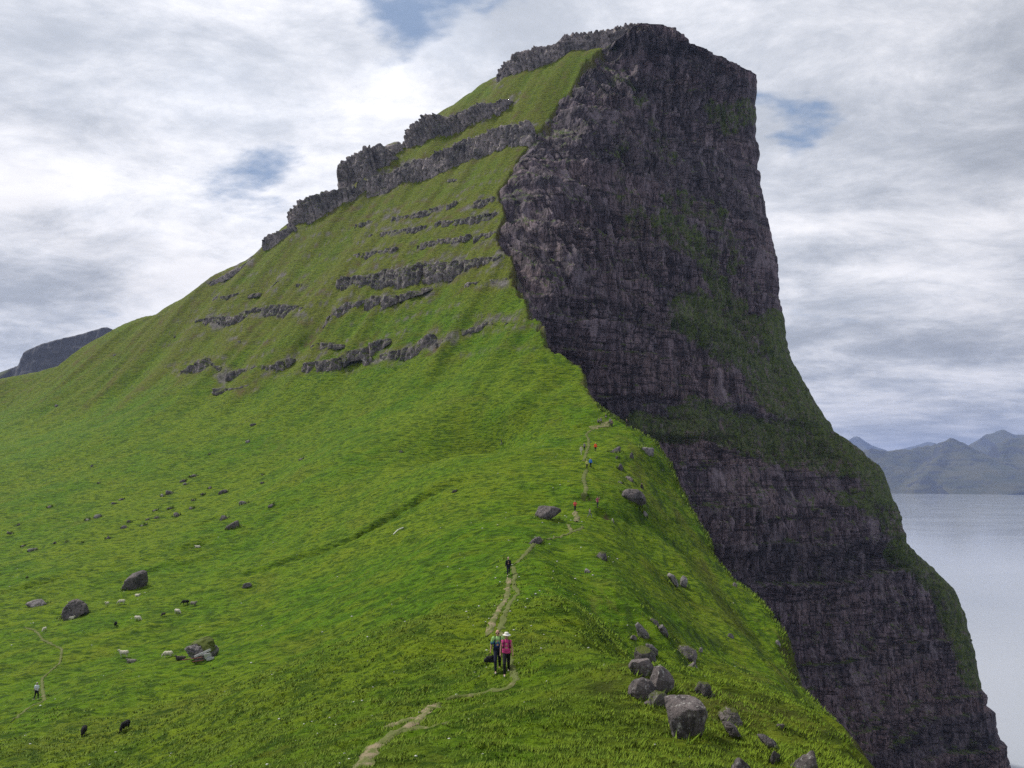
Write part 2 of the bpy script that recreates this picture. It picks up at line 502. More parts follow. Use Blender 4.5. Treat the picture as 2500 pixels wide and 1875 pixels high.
def tps(x, y):
    x = np.asarray(x, float); y = np.asarray(y, float)
    sh = x.shape; x = x.ravel() / 100; y = y.ravel() / 100
    out = np.empty(len(x))
    n = len(TPS_XY)
    for s in range(0, len(x), 60000):
        xx = x[s:s + 60000]; yy = y[s:s + 60000]
        r2 = ((xx[:, None] - TPS_XY[None, :, 0]) ** 2 + (yy[:, None] - TPS_XY[None, :, 1]) ** 2).astype(np.float32)
        K = 0.5 * r2 * np.log(np.maximum(r2, 1e-12))
        out[s:s + 60000] = K @ TPS_W[:n].astype(np.float32) + TPS_W[n] + TPS_W[n + 1] * xx + TPS_W[n + 2] * yy
    return out.reshape(sh)

TPS_W32 = TPS_W

# ditches and peat banks cut into the turf: polyline in the photograph, width, depth (metres)
def ray_hit(px, py, hfun, y0=6.0, y1=470.0, n=1500):
    px = np.atleast_1d(np.asarray(px, float)); py = np.atleast_1d(np.asarray(py, float))
    t, e = ray(px, py)
    ys = np.geomspace(y0, y1, n)
    Y = np.broadcast_to(ys, (len(px), n)); X = t[:, None] * Y; Z = EYE + e[:, None] * Y
    D = Z - hfun(X, Y)
    neg = D < 0
    idx = np.argmax(neg, axis=1)
    hit = neg.any(axis=1) & (idx > 0)
    idx = np.where(hit, idx, n - 1)
    r = np.arange(len(px))
    d0 = D[r, idx - 1]; d1 = D[r, idx]
    f = np.where(hit, d0 / np.maximum(d0 - d1, 1e-9), 0)
    yh = ys[idx - 1] + f * (ys[idx] - ys[idx - 1])
    return np.stack([t * yh, yh, EYE + e * yh], axis=1), hit

def plan_line(poly, n=None):
    p = np.array(poly, float)
    h, ok = ray_hit(p[:, 0], p[:, 1], tps)
    return h

def ray_hit_fine(px, py):
    """first on the smooth ground, then on the ground with its tussocks"""
    px = np.atleast_1d(np.asarray(px, float)); py = np.atleast_1d(np.asarray(py, float))
    h, ok = ray_hit(px, py, tps)
    t, e = ray(px, py)
    f = np.linspace(0.90, 1.08, 90)
    Y = h[:, 1:2] * f[None, :]; X = t[:, None] * Y; Zr = EYE + e[:, None] * Y
    D = Zr - hill(X, Y, 0.35)
    neg = D < 0; idx = np.where(neg.any(1), np.argmax(neg, 1), 50); idx = np.maximum(idx, 1)
    r = np.arange(len(px)); d0 = D[r, idx - 1]; d1 = D[r, idx]
    k = np.where(neg.any(1), np.clip(d0 / np.maximum(d0 - d1, 1e-6), 0, 1), 0)
    yh = Y[r, idx - 1] + k * (Y[r, idx] - Y[r, idx - 1])
    return np.stack([t * yh, yh, EYE + e * yh], 1), ok

DITCHES = []
for poly, w, dep, lop in (
        ([(628, 1398), (700, 1372), (760, 1350), (821, 1328), (875, 1306), (945, 1263), (1002, 1231), (1062, 1199), (1120, 1178)], 2.8, 2.3, 1),
        ([(1345, 1062), (1395, 1050), (1446, 1036)], 1.0, 0.7, 1),
        ([(0, 1449), (60, 1438), (110, 1424), (181, 1408)], 1.8, 0.8, 1),
        ([(445, 1345), (480, 1333), (518, 1317)], 2.2, 1.0, 1),
        ([(486, 1287), (520, 1270), (552, 1259)], 1.8, 0.9, 1),
        ([(250, 1430), (360, 1400), (480, 1350)], 1.6, 0.45, 1),
        ([(370, 1400), (470, 1375), (560, 1340)], 1.8, 0.5, 1),
        ([(640, 1250), (720, 1228), (740, 1222)], 1.5, 0.7, 1),
        ([(980, 1500), (1080, 1492), (1160, 1470)], 2.0, 0.5, 1),
        ([(1010, 1345), (1090, 1325), (1180, 1305)], 2.0, 0.45, 1),
        ([(900, 1335), (960, 1322), (1030, 1325)], 1.5, 0.5, 1),
        ([(1418, 1216), (1441, 1211), (1460, 1216)], 1.6, 1.3, 1),
        ([(1462, 1254), (1480, 1250), (1505, 1256)], 1.4, 0.9, 1),
        ([(770, 770), (776, 800), (752, 830), (738, 850), (722, 875)], 7.0, 3.4, 1),
        ([(1090, 800), (1060, 850), (1030, 900)], 5.0, 0.9, 1),
        ([(1432, 1037), (1464, 1036), (1490, 1040)], 1.3, 0.5, 1)):
    DITCHES.append((plan_line(poly), w, dep))

RIBS = [(plan_line([(1560, 1245), (1610, 1310), (1700, 1430), (1765, 1520), (1830, 1605), (1910, 1700), (1990, 1790), (2060, 1870)]), 3.2, 1.5),
        (plan_line([(1275, 1335), (1345, 1470), (1430, 1575), (1520, 1660), (1640, 1755)]), 2.6, 0.7),
        (plan_line([(1420, 1290), (1480, 1400), (1560, 1500), (1680, 1620), (1800, 1740)]), 2.2, 0.7)]
FALL = np.array([-0.52, -0.854])          # downhill direction of the flank in plan

def edge_fall(x, y):
    d, pos, side = polydist(x, y, EDGE)
    s = np.where(side < 0, d, -d)          # right of the brink is positive
    return s

def relief(x, y, z0, lod):
    """ribs down the flank, sheep terraces, tussocks; lod is the local mesh spacing in metres"""
    steep = sstep(8, 45, z0 - EYE)
    across = x * -FALL[1] + y * FALL[0]; along = x * FALL[0] + y * FALL[1]
    r = 4.6 * steep * fbm(across / 17, along / 90, seed=3, octaves=3)
    low = 1 - steep
    r += (0.35 + 0.5 * np.clip(y / 120, 0, 1)) * low * fbm(x / 26, y / 26, seed=9, octaves=3) * sstep(10, 40, y)
    r += 0.55 * low * fbm(across / 9, along / 55, seed=27, octaves=3) * sstep(70, 120, y)
    r += 0.6 * steep * vnoise(across / 5.5, along / 30, seed=21)
    # terracettes
    q = z0 / 1.5 + 0.9 * fbm(x / 22, y / 22, seed=31, octaves=3)
    tri = np.abs((q % 1.0) - 0.5) * 2
    r += (0.07 + 0.24 * steep) * (tri - 0.5) * sstep(-0.25, 0.35, fbm(x / 45, y / 45, seed=37, octaves=2)) * sstep(2.2, 0.8, lod)
    # tussocks: elongated along the contour
    for wl, amp, sd in ((6.0, 0.30, 41), (2.6, 0.26, 42), (1.1, 0.15, 43), (0.5, 0.065, 44), (0.24, 0.03, 45)):
        k = sstep(wl * 0.75, wl * 0.33, lod) * (0.45 + 0.55 * sstep(12, 40, y) if wl > 2 else 1.0)
        if np.any(k > 0):
            a = across / (wl * 1.5); b = along / (wl * 0.85)
            nn = vnoise(a, b, seed=sd)
            r += amp * k * (0.5 - np.abs(nn)) * 1.3
    return r

def hill(x, y, lod=0.3, want_attr=False):
    x = np.asarray(x, float); y = np.asarray(y, float)
    s = edge_fall(x, y)
    jag = 0.55 * fbm(x / 9, y / 9, seed=61, octaves=3) * 2.2 + 0.7 * vnoise(x / 2.3, y / 2.3, seed=62) + 0.45 * vnoise(x / 1.1, y / 1.1, seed=66)
    far = sstep(200, 240, y)
    s2 = s + 1.3 * (1 - far) + jag * (1.0 + 0.5 * far) + 2.2 * far * vnoise(x / 24, y / 17, seed=63) + 1.6 * far * (cellrand(np.floor(y / 7.0 + 0.3 * vnoise(x / 9, y / 9, seed=64)), seed=65) - 0.5)
    # beyond the brink take the height at the brink and drop
    nx = np.where(s > 0, x - 0, x)
    z0 = tps(x, y)
    over = np.maximum(s2, 0)
    drop = np.where(over < 1.2, 0.55 * over ** 2, 0.79 + (over - 1.2) * 4.0)
    z = z0 - drop
    soil = np.zeros_like(z); bank = np.zeros_like(z)
    for line, w, dep in DITCHES:
        x0, x1 = line[:, 0].min() - 8, line[:, 0].max() + 8
        y0, y1 = line[:, 1].min() - 8, line[:, 1].max() + 8
        m = (x > x0) & (x < x1) & (y > y0) & (y < y1)
        if not m.any(): continue
        d, pos, side = polydist(x[m], y[m], line)
        d = d + 0.5 * vnoise(x[m] / 2.0, y[m] / 2.0, seed=71)
        prof = sstep(w, w * 0.25, d) * np.clip(1.15 - np.abs(pos - 0.5) * 1.6, 0, 1)
        # the uphill side is a cut face, the downhill side lies lower
        z[m] -= dep * prof
        bank[m] = np.maximum(bank[m], prof * min(1.0, dep))
    for line, w, amp in RIBS:
        m = (x > line[:, 0].min() - 14) & (x < line[:, 0].max() + 14) & (y > line[:, 1].min() - 14) & (y < line[:, 1].max() + 14)
        if not m.any(): continue
        d, pos, side = polydist(x[m], y[m], line)
        k = np.clip(np.minimum(pos, 1 - pos) * 7, 0, 1)
        z[m] += amp * k * np.exp(-(d / w) ** 2) - 0.6 * amp * k * np.exp(-((d - 2.2 * w) / w) ** 2)
    z = z + relief(x, y, z0, lod) * (1 - 0.6 * sstep(0, 2, over)) * (1 - 0.7 * np.clip(bank, 0, 1))
    if not want_attr:
        return z
    return z, z0, over, bank, s
# ------------------------------------------------------------------ rock bands of the flank and the skyline crags: parts of the hillside
def z1(*pts): return [(400 + x / 2.458, 400 + y / 2.458) for x, y in pts]
def z2(*pts): return [(900 + x / 2.212, 40 + y / 2.212) for x, y in pts]
def zA(*pts): return [(x * 1.1302, y * 1.1302) for x, y in pts]
def thick(pts, t): return pts, [(x, y + t) for x, y in pts]

BANDS = []
def band(label, top, bottom, mat='BAND', **kw):
    BANDS.append((label, top, bottom, mat, kw))

# skyline crags, from the summit down
band("columned grey crag forming the summit skyline",
     z2((690, 318), (705, 285), (750, 225), (800, 182), (820, 180), (850, 178), (880, 160), (915, 156), (960, 158), (1000, 146), (1025, 130), (1040, 105), (1100, 80), (1160, 84), (1220, 80), (1300, 68), (1350, 42), (1480, 34), (1530, 38)),
     z2((690, 340), (760, 318), (850, 290), (1000, 240), (1040, 195), (1150, 160), (1250, 145), (1320, 135), (1400, 120), (1480, 110), (1530, 105)), 'CRAG', rag=0.16, back=1.6, proud=1.5, skirt=2.5)
band("broken crag on the skyline below the summit",
     z2((186, 665), (200, 610), (240, 575), (270, 545), (292, 510), (330, 515), (420, 535), (500, 510), (590, 465), (700, 455), (780, 438)),
     z2((186, 705), (260, 680), (330, 655), (400, 640), (480, 612), (560, 590), (620, 565), (690, 530), (730, 500), (780, 462)), 'CRAG', skirt=1.2, rag=0.14, proud=1.4)
band("tall blocky crag on the left skyline",
     zA((728, 375), (732, 350), (750, 335), (778, 316), (800, 308), (822, 304), (836, 318), (842, 328), (868, 300)),
     zA((728, 392), (750, 388), (775, 392), (800, 388), (820, 376), (835, 362), (845, 352), (860, 338), (872, 318)), 'CRAG', skirt=1.2, rag=0.10, proud=1.5)
band("long grey rock band under the summit crags",
     zA((762, 398), (790, 385), (840, 368), (880, 350), (920, 335), (960, 318), (1000, 296), (1040, 285), (1080, 268), (1120, 258), (1158, 250)),
     zA((762, 432), (790, 418), (830, 404), (880, 388), (920, 378), (960, 368), (1000, 350), (1040, 336), (1080, 326), (1120, 318), (1158, 306)), 'CRAG', skirt=1.2, rag=0.16, proud=1.4)
band("dark rock buttress standing on the left skyline",
     zA((620, 470), (625, 450), (640, 432), (660, 422), (700, 410), (735, 404), (770, 392)),
     zA((620, 492), (640, 486), (670, 478), (700, 464), (730, 450), (750, 440), (775, 425)), 'CRAG', skirt=1.2, rag=0.12, proud=1.3)
band("small crag at the lowest step of the left skyline",
     zA((566, 528), (572, 510), (585, 505), (612, 495), (640, 488)), zA((564, 544), (580, 535), (600, 523), (622, 508), (645, 498)), 'CRAG', skirt=1.2, rag=0.15, proud=1.0)
band("thin rock step on the left skyline", zA((436, 618), (470, 602), (520, 576), (552, 548)), zA((436, 624), (470, 608), (520, 583), (552, 556)), 'CRAG', skirt=1.2, rag=0.3, cut=0.1, proud=0.6)

# bands across the flank
small = [((1140, 352), (1200, 338), (1270, 322), 30), ((1355, 302), (1480, 290), (1560, 262), (1640, 240), 45), ((1285, 398), (1400, 382), (1500, 365), (1575, 350), 40),
         ((1610, 328), (1750, 318), (1880, 292), (2000, 265), 50), ((1690, 240), (1760, 200), 40), ((1825, 222), (1900, 195), (1985, 175), 55), ((1510, 465), (1620, 440), (1740, 425), (1840, 400), 45),
         ((1850, 420), (1920, 400), (2000, 385), 45), ((1110, 535), (1200, 515), (1300, 500), (1400, 480), 50), ((1180, 428), (1250, 415), 28),
         ((280, 790), (360, 785), (480, 760), 30), ((500, 780), (580, 765), 22), ((640, 735), (690, 690), (745, 675), 30), ((785, 712), (830, 710), 25), ((360, 1055), (400, 1052), (460, 1058), 22),
         ((1780, 705), (1900, 690), (2070, 668), 45), ((1700, 80), (1760, 85), 22), ((1210, 165), (1290, 128), (1350, 110), 45)]
names = ["short pale rock ledge high on the flank", "long speckled rock ledge, uppermost of the thin bands", "thin rock ledge in the middle of the flank", "rock ledge running right to the cliff corner, second from the top",
         "small broken ledge below the upper grass slope", "topmost blocky ledge beside the cliff corner", "thin broken ledge with pale blocks above the main band", "short ledge at the cliff corner above a grass tongue", "separate rock ledge left of the middle of the flank",
         "tiny row of stones left of the thin ledges", "low brown ledge near the left skyline", "small ledge stones on the left flank", "slanting ledge stones above the left band", "few pale stones above the gully", "thin ledge between the two left bands",
         "brown ledge under the main band at the cliff corner", "two pale stones high on the grass", "slanting stony step under the long upper band"]
for s_, nm in zip(small, names):
    t_ = s_[-1]; pl = z1(*s_[:-1])
    a, b_ = thick(pl, t_ / 2.458)
    band(nm, a, b_, rag=0.3, cut=0.12, proud=0.75, step=0.42)
band("main grey rock band across the flank",
     z1((1020, 700), (1045, 652), (1110, 640), (1180, 640), (1290, 600), (1380, 580), (1480, 550), (1600, 540), (1700, 556), (1800, 545), (1900, 530), (2000, 520), (2066, 508)),
     z1((1020, 735), (1060, 745), (1120, 745), (1200, 748), (1300, 734), (1380, 718), (1480, 718), (1600, 695), (1700, 672), (1800, 645), (1900, 625), (2000, 608), (2066, 602)), rag=0.22, cut=0.05, proud=1.1)
band("dark stepped ledge below the main rock band",
     z1((950, 910), (1000, 870), (1090, 805), (1160, 790), (1240, 762), (1320, 762), (1400, 768), (1500, 745), (1615, 725)),
     z1((950, 985), (1010, 970), (1050, 920), (1100, 880), (1220, 855), (1320, 845), (1400, 820), (1500, 785), (1615, 748)), rag=0.3, cut=0.08, proud=0.9)
band("rock band on the left flank beside the gully",
     z1((158, 950), (200, 912), (300, 890), (400, 872), (500, 850), (560, 832), (690, 815), (800, 830), (855, 862)),
     z1((158, 985), (220, 975), (300, 970), (370, 990), (450, 955), (560, 915), (690, 908), (800, 905), (855, 905)), rag=0.28, cut=0.06, proud=0.9)
band("knobbly crag at the left end of the lower bands", z1((98, 1245), (130, 1195), (180, 1160), (230, 1138), (265, 1160), (300, 1200), (340, 1205)), z1((98, 1262), (160, 1268), (220, 1250), (280, 1228), (310, 1235), (340, 1240)), rag=0.25, proud=1.0)
band("pale blocky band low on the left flank", z1((335, 1262), (400, 1222), (480, 1208), (560, 1188), (650, 1180), (700, 1160), (785, 1142)), z1((335, 1288), (440, 1280), (540, 1262), (600, 1255), (670, 1262), (730, 1215), (785, 1178)), rag=0.25, cut=0.02, proud=0.9)
band("small pale outcrop, lowest on the left flank", z1((285, 1345), (360, 1332), (450, 1322), (530, 1315)), z1((285, 1368), (360, 1382), (450, 1390), (530, 1345)), rag=0.28, proud=0.8)
band("short upper step right of the gully", z1((880, 1092), (915, 1062), (990, 1062), (1080, 1082)), z1((880, 1112), (940, 1108), (1000, 1108), (1080, 1098)), rag=0.3, cut=0.1, proud=0.8)
band("dark broken band right of the gully", z1((818, 1205), (850, 1165), (940, 1158), (1040, 1140), (1110, 1105), (1180, 1075), (1240, 1040), (1380, 1035)),
     z1((818, 1243), (900, 1235), (970, 1222), (1060, 1215), (1120, 1165), (1200, 1150), (1260, 1120), (1380, 1058)), rag=0.3, cut=0.1, proud=0.9)
band("single pale block hanging below the lower band", z1((1186, 1160), (1215, 1120), (1250, 1140)), z1((1186, 1190), (1215, 1196), (1250, 1170)), rag=0.2, proud=0.8)
band("dark overhung outcrop in the lower band", z1((1285, 1130), (1350, 1110), (1440, 1085), (1500, 1050), (1560, 1002), (1640, 992)), z1((1285, 1150), (1350, 1172), (1430, 1158), (1490, 1150), (1560, 1112), (1640, 1060)), rag=0.25, cut=0.0, proud=1.0)
band("low outcrop linking the lower bands", z1((1620, 1075), (1670, 1045), (1735, 1025)), z1((1620, 1105), (1690, 1085), (1735, 1055)), rag=0.3, cut=0.05, proud=0.7)
band("brown ledge under the grass nose", z1((1785, 1000), (1850, 970), (1930, 938), (1975, 940)), z1((1785, 1030), (1850, 1005), (1930, 985), (1975, 985)), rag=0.3, cut=0.08, proud=0.8)
band("rock step where the lower band meets the cliff", z1((2035, 958), (2100, 932), (2180, 905)), z1((2035, 985), (2100, 972), (2180, 955)), rag=0.25, cut=0.04, proud=0.8)
# ------------------------------------------------------------------ hillside mesh
T0, T1, NT = -0.86, 0.60, 900
tt = np.linspace(T0, T1, NT)
yy = np.concatenate([np.geomspace(1.2, 12.0, 50)[:-1], np.geomspace(12.0, 520.0, 800)])
NY = len(yy)
GX = tt[:, None] * yy[None, :]
GY = np.broadcast_to(yy[None, :], GX.shape)
dl = (T1 - T0) / NT
lodg = np.maximum(yy * dl * 1.1, np.gradient(yy) * 0.75)
LOD = np.broadcast_to(lodg[None, :], GX.shape)
Z, Z0, OVER, BANK, SGN = hill(GX, GY, LOD, True)
# slope of the smooth ground for the growth pattern
alt = Z0 - EYE
heath = sstep(10, 80, alt) * 0.74 + 0.42 * fbm(GX / 34, GY / 34, seed=81, octaves=4) * sstep(0, 60, alt) \
        + 0.55 * sstep(0.12, 0.4, fbm((GX * 0.854 - GY * 0.52) / 11, (GX * 0.52 + GY * 0.854) / 60, seed=83, octaves=3)) * sstep(8, 50, alt) * sstep(-60, -190, GX)
acr = GX * 0.854 - GY * 0.52; alg = -GX * 0.52 - GY * 0.854
heath += sstep(8, 45, alt) * (0.5 * fbm(acr / 17, alg / 90, seed=3, octaves=3) + 0.35 * vnoise(acr / 5.5, alg / 30, seed=21))
heath -= 0.45 * sstep(-150, -20, GX) * sstep(90, 45, alt)
heath = np.clip(heath + 0.12 * fbm(GX / 3, GY / 3, seed=84, octaves=2) * sstep(0, 40, alt), 0, 0.92)
# grass on the sea-facing side is coarser and browner on its crest
side_br = sstep(-22, -4, SGN) * sstep(230, 170, GY) * sstep(-0.05, 0.35, fbm(GX / 7, GY / 16, seed=88, octaves=3))
heath = np.maximum(heath, 0.6 * side_br)
rockm = sstep(1.4, 3.5, OVER)
rim = sstep(0.3, 1.0, OVER) * sstep(3.0, 1.6, OVER)
soilm = 0.55 * rim + sstep(0.55, 0.95, BANK) * sstep(-0.05, 0.25, fbm(GX / 1.6, GY / 1.6, seed=90, octaves=2)) * 0.85
# brown growth and bare stone along the rock bands
HPX, HPY = project(GX, GY, Z)
near_band = np.zeros_like(GX)
for lb, tp, bt, mt, kw in BANDS:
    mid_ = (resample(tp, 12) + resample(bt, 12)) / 2
    half = np.mean(resample(bt, 12)[:, 1] - resample(tp, 12)[:, 1]) / 2
    x0, x1, y0_, y1_ = mid_[:, 0].min() - 60, mid_[:, 0].max() + 60, mid_[:, 1].min() - 80, mid_[:, 1].max() + 80
    mk = (HPX > x0) & (HPX < x1) & (HPY > y0_) & (HPY < y1_) & (GY > 200)
    if not mk.any(): continue
    d_, _, _ = polydist(HPX[mk], HPY[mk], mid_)
    near_band[mk] = np.maximum(near_band[mk], sstep(half + 24, half * 0.8, d_))
bn = fbm(GX / 9, GY / 9, Z / 5, seed=95, octaves=4, gain=0.6)
heath = np.clip(heath + 0.75 * near_band * sstep(-0.3, 0.15, bn), 0, 0.97)
rockm = np.maximum(rockm, sstep(0.16, 0.34, bn + 0.28 * near_band - 0.22) * sstep(0.25, 0.7, near_band) * 0.9)
# thin rock treads of the lava steps between the larger bands
qz = (Z - EYE) / 7.2 + 0.55 * fbm(GX / 40, GY / 40, seed=97, octaves=2) - GX * 0.004
ff = np.abs((qz % 1.0) - 0.5)
tread = sstep(0.15, 0.05, ff + 0.10 * fbm(GX / 2.4, GY / 2.4, Z / 2, seed=98, octaves=3)) * sstep(30, 48, alt) * sstep(175, 120, alt)
tread *= sstep(-0.14, 0.1, fbm(GX / 16, GY / 16, Z / 9, seed=99, octaves=3)) * sstep(-230, -120, GX)
rockm = np.maximum(rockm, 0.8 * tread * sstep(-0.1, 0.2, fbm(GX / 1.9, GY / 1.9, Z / 1.6, seed=96, octaves=2)))
heath = np.clip(heath + 0.4 * tread, 0, 0.97)
coast = sstep(-30, -14, SGN) * sstep(25, 45, GY) * sstep(225, 180, GY) * sstep(2, 7, GX - np.interp(GY, [20, 40, 75, 105, 125, 155, 190], [2, 0, 0, 5, 11, 17, 24]))
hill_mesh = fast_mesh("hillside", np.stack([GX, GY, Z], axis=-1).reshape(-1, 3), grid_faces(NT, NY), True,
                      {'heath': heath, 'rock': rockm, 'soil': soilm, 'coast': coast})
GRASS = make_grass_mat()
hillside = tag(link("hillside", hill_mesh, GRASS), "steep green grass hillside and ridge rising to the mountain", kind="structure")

# ------------------------------------------------------------------ sea cliff of the mountain
CL_L = [(57, 1556), (90, 1515), (124, 1467), (190, 1412), (260, 1353), (350, 1296), (420, 1240), (475, 1205), (577, 1209), (633, 1226), (690, 1236), (735, 1270), (791, 1268),
        (850, 1272), (950, 1290), (1050, 1330), (1150, 1400), (1300, 1500), (1500, 1600), (1700, 1740), (1900, 1880), (2400, 2050)]
CL_R = [(57, 1560), (62, 1625), (85, 1650), (112, 1680), (128, 1735), (137, 1775), (160, 1800), (176, 1825), (205, 1833), (212, 1828), (290, 1829), (340, 1838), (420, 1837), (470, 1850), (540, 1866), (600, 1883),
        (644, 1889), (720, 1897), (814, 1905), (860, 1915), (938, 1956), (990, 1985), (1051, 2024), (1090, 2080), (1142, 2137), (1200, 2160), (1260, 2185), (1322, 2199), (1370, 2250), (1436, 2318), (1500, 2345), (1549, 2357), (1650, 2374), (1760, 2415), (1875, 2459), (2400, 2600)]
cd = []
for py, px in CL_L[:13]:
    cd.append((px, py, float(plane_d(px, py)) + 1.2))
cd[0] = (1556, 57, 384); cd[1] = (1515, 90, 381)
cd += [(1272, 850, 270), (1290, 950, 285), (1330, 1050, 295), (1400, 1150, 300), (1500, 1300, 305), (1740, 1700, 312), (1880, 1900, 318), (2050, 2400, 330),
       (1450, 820, 290), (1500, 960, 300), (1600, 900, 318), (1700, 1100, 326), (1560, 1060, 305), (1900, 1500, 345), (2150, 1800, 352), (2050, 1350, 360), (1850, 1200, 340),
       (1400, 500, 322), (1500, 330, 356), (1400, 300, 350), (1500, 500, 336), (1620, 230, 382), (1700, 400, 388), (1650, 600, 352), (1500, 700, 305), (1380, 700, 285), (1740, 760, 362), (1820, 950, 372), (1950, 1150, 378), (2120, 1400, 384), (2250, 1650, 382),
       (1625, 62, 392), (1735, 128, 412), (1833, 205, 441), (1840, 380, 432), (1866, 540, 424), (1889, 644, 418), (1905, 814, 408), (1956, 938, 402), (2024, 1051, 398), (2137, 1142, 398), (2199, 1322, 395), (2318, 1436, 398), (2357, 1549, 397), (2415, 1760, 398), (2459, 1875, 400), (2600, 2400, 400)]
CD = np.array(cd)
def cliff_fit():
    P = np.stack([CD[:, 0] / 5, CD[:, 1] / 5, CD[:, 2]], axis=1)
    W, XY = tps_fit(P, 1e-3)
    def ev(px, py):
        sh = np.shape(px); x = np.ravel(px) / 500; y = np.ravel(py) / 500
        out = np.empty(len(x)); n = len(XY)
        for s in range(0, len(x), 60000):
            r2 = (x[s:s + 60000, None] - XY[None, :, 0]) ** 2 + (y[s:s + 60000, None] - XY[None, :, 1]) ** 2
            out[s:s + 60000] = (0.5 * r2 * np.log(np.maximum(r2, 1e-12))) @ W[:n] + W[n] + W[n + 1] * x[s:s + 60000] + W[n + 2] * y[s:s + 60000]
        return out.reshape(sh)
    return ev
cliff_depth = cliff_fit()

CV, CU = 760, 330
cpy = 57 + (2300 - 57) * (np.linspace(0, 1, CV) ** 1.06)
cl = np.array(CL_L); cr = np.array(CL_R)
Lx = np.interp(cpy, cl[:, 0], cl[:, 1]); Rx = np.interp(cpy, cr[:, 0], cr[:, 1])
uu = np.linspace(0, 1, CU)
CPX = Lx[:, None] + (Rx - Lx)[:, None] * uu[None, :]
CPY = np.broadcast_to(cpy[:, None], CPX.shape)
CDep = cliff_depth(CPX, CPY)
ct, ce = ray(CPX, CPY)
base = np.stack([ct * CDep, CDep, EYE + ce * CDep], axis=-1)
du = np.gradient(base, axis=1); dv = np.gradient(base, axis=0)
nrm = np.cross(du, dv); nl = np.linalg.norm(nrm, axis=-1, keepdims=True)
view = base - np.array([0, 0, EYE])
nrm = nrm / np.maximum(nl, 1e-6)
nrm *= -np.sign((nrm * view).sum(-1, keepdims=True))
fallback = -view / np.linalg.norm(view, axis=-1, keepdims=True)
nrm = np.where(nl > 1e-4, nrm, fallback)
nrm = nrm * 0.6 + 0.4 * np.array([0.45, -0.85, 0.1])
nrm /= np.linalg.norm(nrm, axis=-1, keepdims=True)
# horizontal run along the wall and height
run = base[..., 0] * 0.82 + base[..., 1] * 0.57
hz = base[..., 2] + 4 * vnoise(base[..., 0] / 60, base[..., 1] / 60, seed=100)
# lava beds: each bed has its own set-back, its lip overhangs a little
beds = np.cumsum(6 + 13 * cellrand(np.arange(60), seed=5)) - 20
bi = np.clip(np.searchsorted(beds, hz) - 1, 0, 58)
bf = (hz - beds[bi]) / (beds[bi + 1] - beds[bi])
bedoff = (cellrand(bi, seed=6) - 0.5) * 2.4
lip = 1.5 * sstep(0.55, 0.97, bf) * (0.3 + 0.9 * cellrand(bi, seed=8)) - 0.8 * sstep(0.98, 1.0, bf)
# columns and fissures
warp = 2.2 * fbm(run / 14, hz / 26, seed=101, octaves=3)
col = (run + warp * 1.6)
fis1 = np.abs(vnoise(col / 15, hz / 85, seed=102)); fis2 = np.abs(vnoise(col / 5.2, hz / 30, seed=103)); fis3 = np.abs(vnoise(col / 2.1, hz / 11, seed=104))
butt = fbm(col / 36, hz / 140, seed=105, octaves=2)
rough = fbm(run / 3.2, base[..., 1] / 3.2, hz / 3.0, seed=106, octaves=4, gain=0.6)
colamp = 0.45 + 1.1 * cellrand(bi, seed=14) + 0.9 * sstep(330, 370, hz)
disp = 7.5 * butt + 1.35 * bedoff + 1.6 * lip - 1.3 + 3.0 * (np.minimum(fis1, 0.35) / 0.35 - 0.7) + 2.2 * colamp * (np.minimum(fis2, 0.4) / 0.4 - 0.6) + 1.0 * colamp * (np.minimum(fis3, 0.4) / 0.4 - 0.5) + 1.5 * rough
# blocky joints
bx = np.floor(col / 3.1 + 0.6 * vnoise(hz / 9, col / 30, seed=107)); bz = np.floor(hz / 4.3 + cellrand(bx, seed=3) * 3)
disp += 1.5 * (cellrand(bx, bz, seed=11) - 0.5)
edge_r = (1 - 0.55 * sstep(0.90, 1.0, uu))[None, :]
edge_soft = edge_r * np.minimum(sstep(0.0, 0.05, uu)[None, :] + 0.15, 1) * (0.25 + 0.75 * sstep(0, 25, (cpy - 57))[:, None])
# ledges of turf and the grassy aprons on the seaward shoulder (where the photograph shows growth)
def blob(px, py, poly, rad):
    d, pos, sd = polydist(px, py, poly)
    return sstep(rad, rad * 0.25, d)
veg = np.zeros_like(CPX)
for poly, rad, k in (([(1905, 800), (1960, 935), (2030, 1050), (2140, 1145), (2165, 1200)], 75, 1.0), ([(1690, 760), (1800, 850), (1880, 930), (1930, 1000)], 80, 0.72),
                     ([(1620, 540), (1700, 600), (1760, 720), (1850, 800)], 50, 0.62), ([(1640, 480), (1740, 520), (1790, 640)], 60, 0.36), ([(2200, 1340), (2320, 1440), (2355, 1560), (2375, 1650)], 55, 0.85),
                     ([(1560, 1030), (1640, 1045), (1720, 1040)], 50, 0.8), ([(1700, 1000), (1800, 1050), (1990, 1080)], 60, 0.75), ([(1480, 130), (1560, 250), (1640, 380)], 60, 0.32), ([(1800, 300), (1830, 260), (1740, 270)], 50, 0.45),
                     ([(1500, 330), (1520, 480), (1570, 560)], 45, 0.32), ([(1830, 1080), (1950, 1120), (2060, 1130)], 55, 0.6), ([(1480, 1060), (1560, 1075)], 30, 0.7), ([(1860, 330), (1870, 500)], 60, 0.25), ([(2080, 1210), (2160, 1260), (2200, 1330)], 40, 0.6)):
    veg = np.maximum(veg, k * blob(CPX, CPY, poly, rad))
vn = fbm(run / 8, hz / 8, seed=120, octaves=4, gain=0.6)
apron = veg * sstep(0.45, 0.9, veg)
disp = disp * (1 - 0.62 * apron) + apron * (2.0 + 1.5 * vn)
disp *= edge_soft
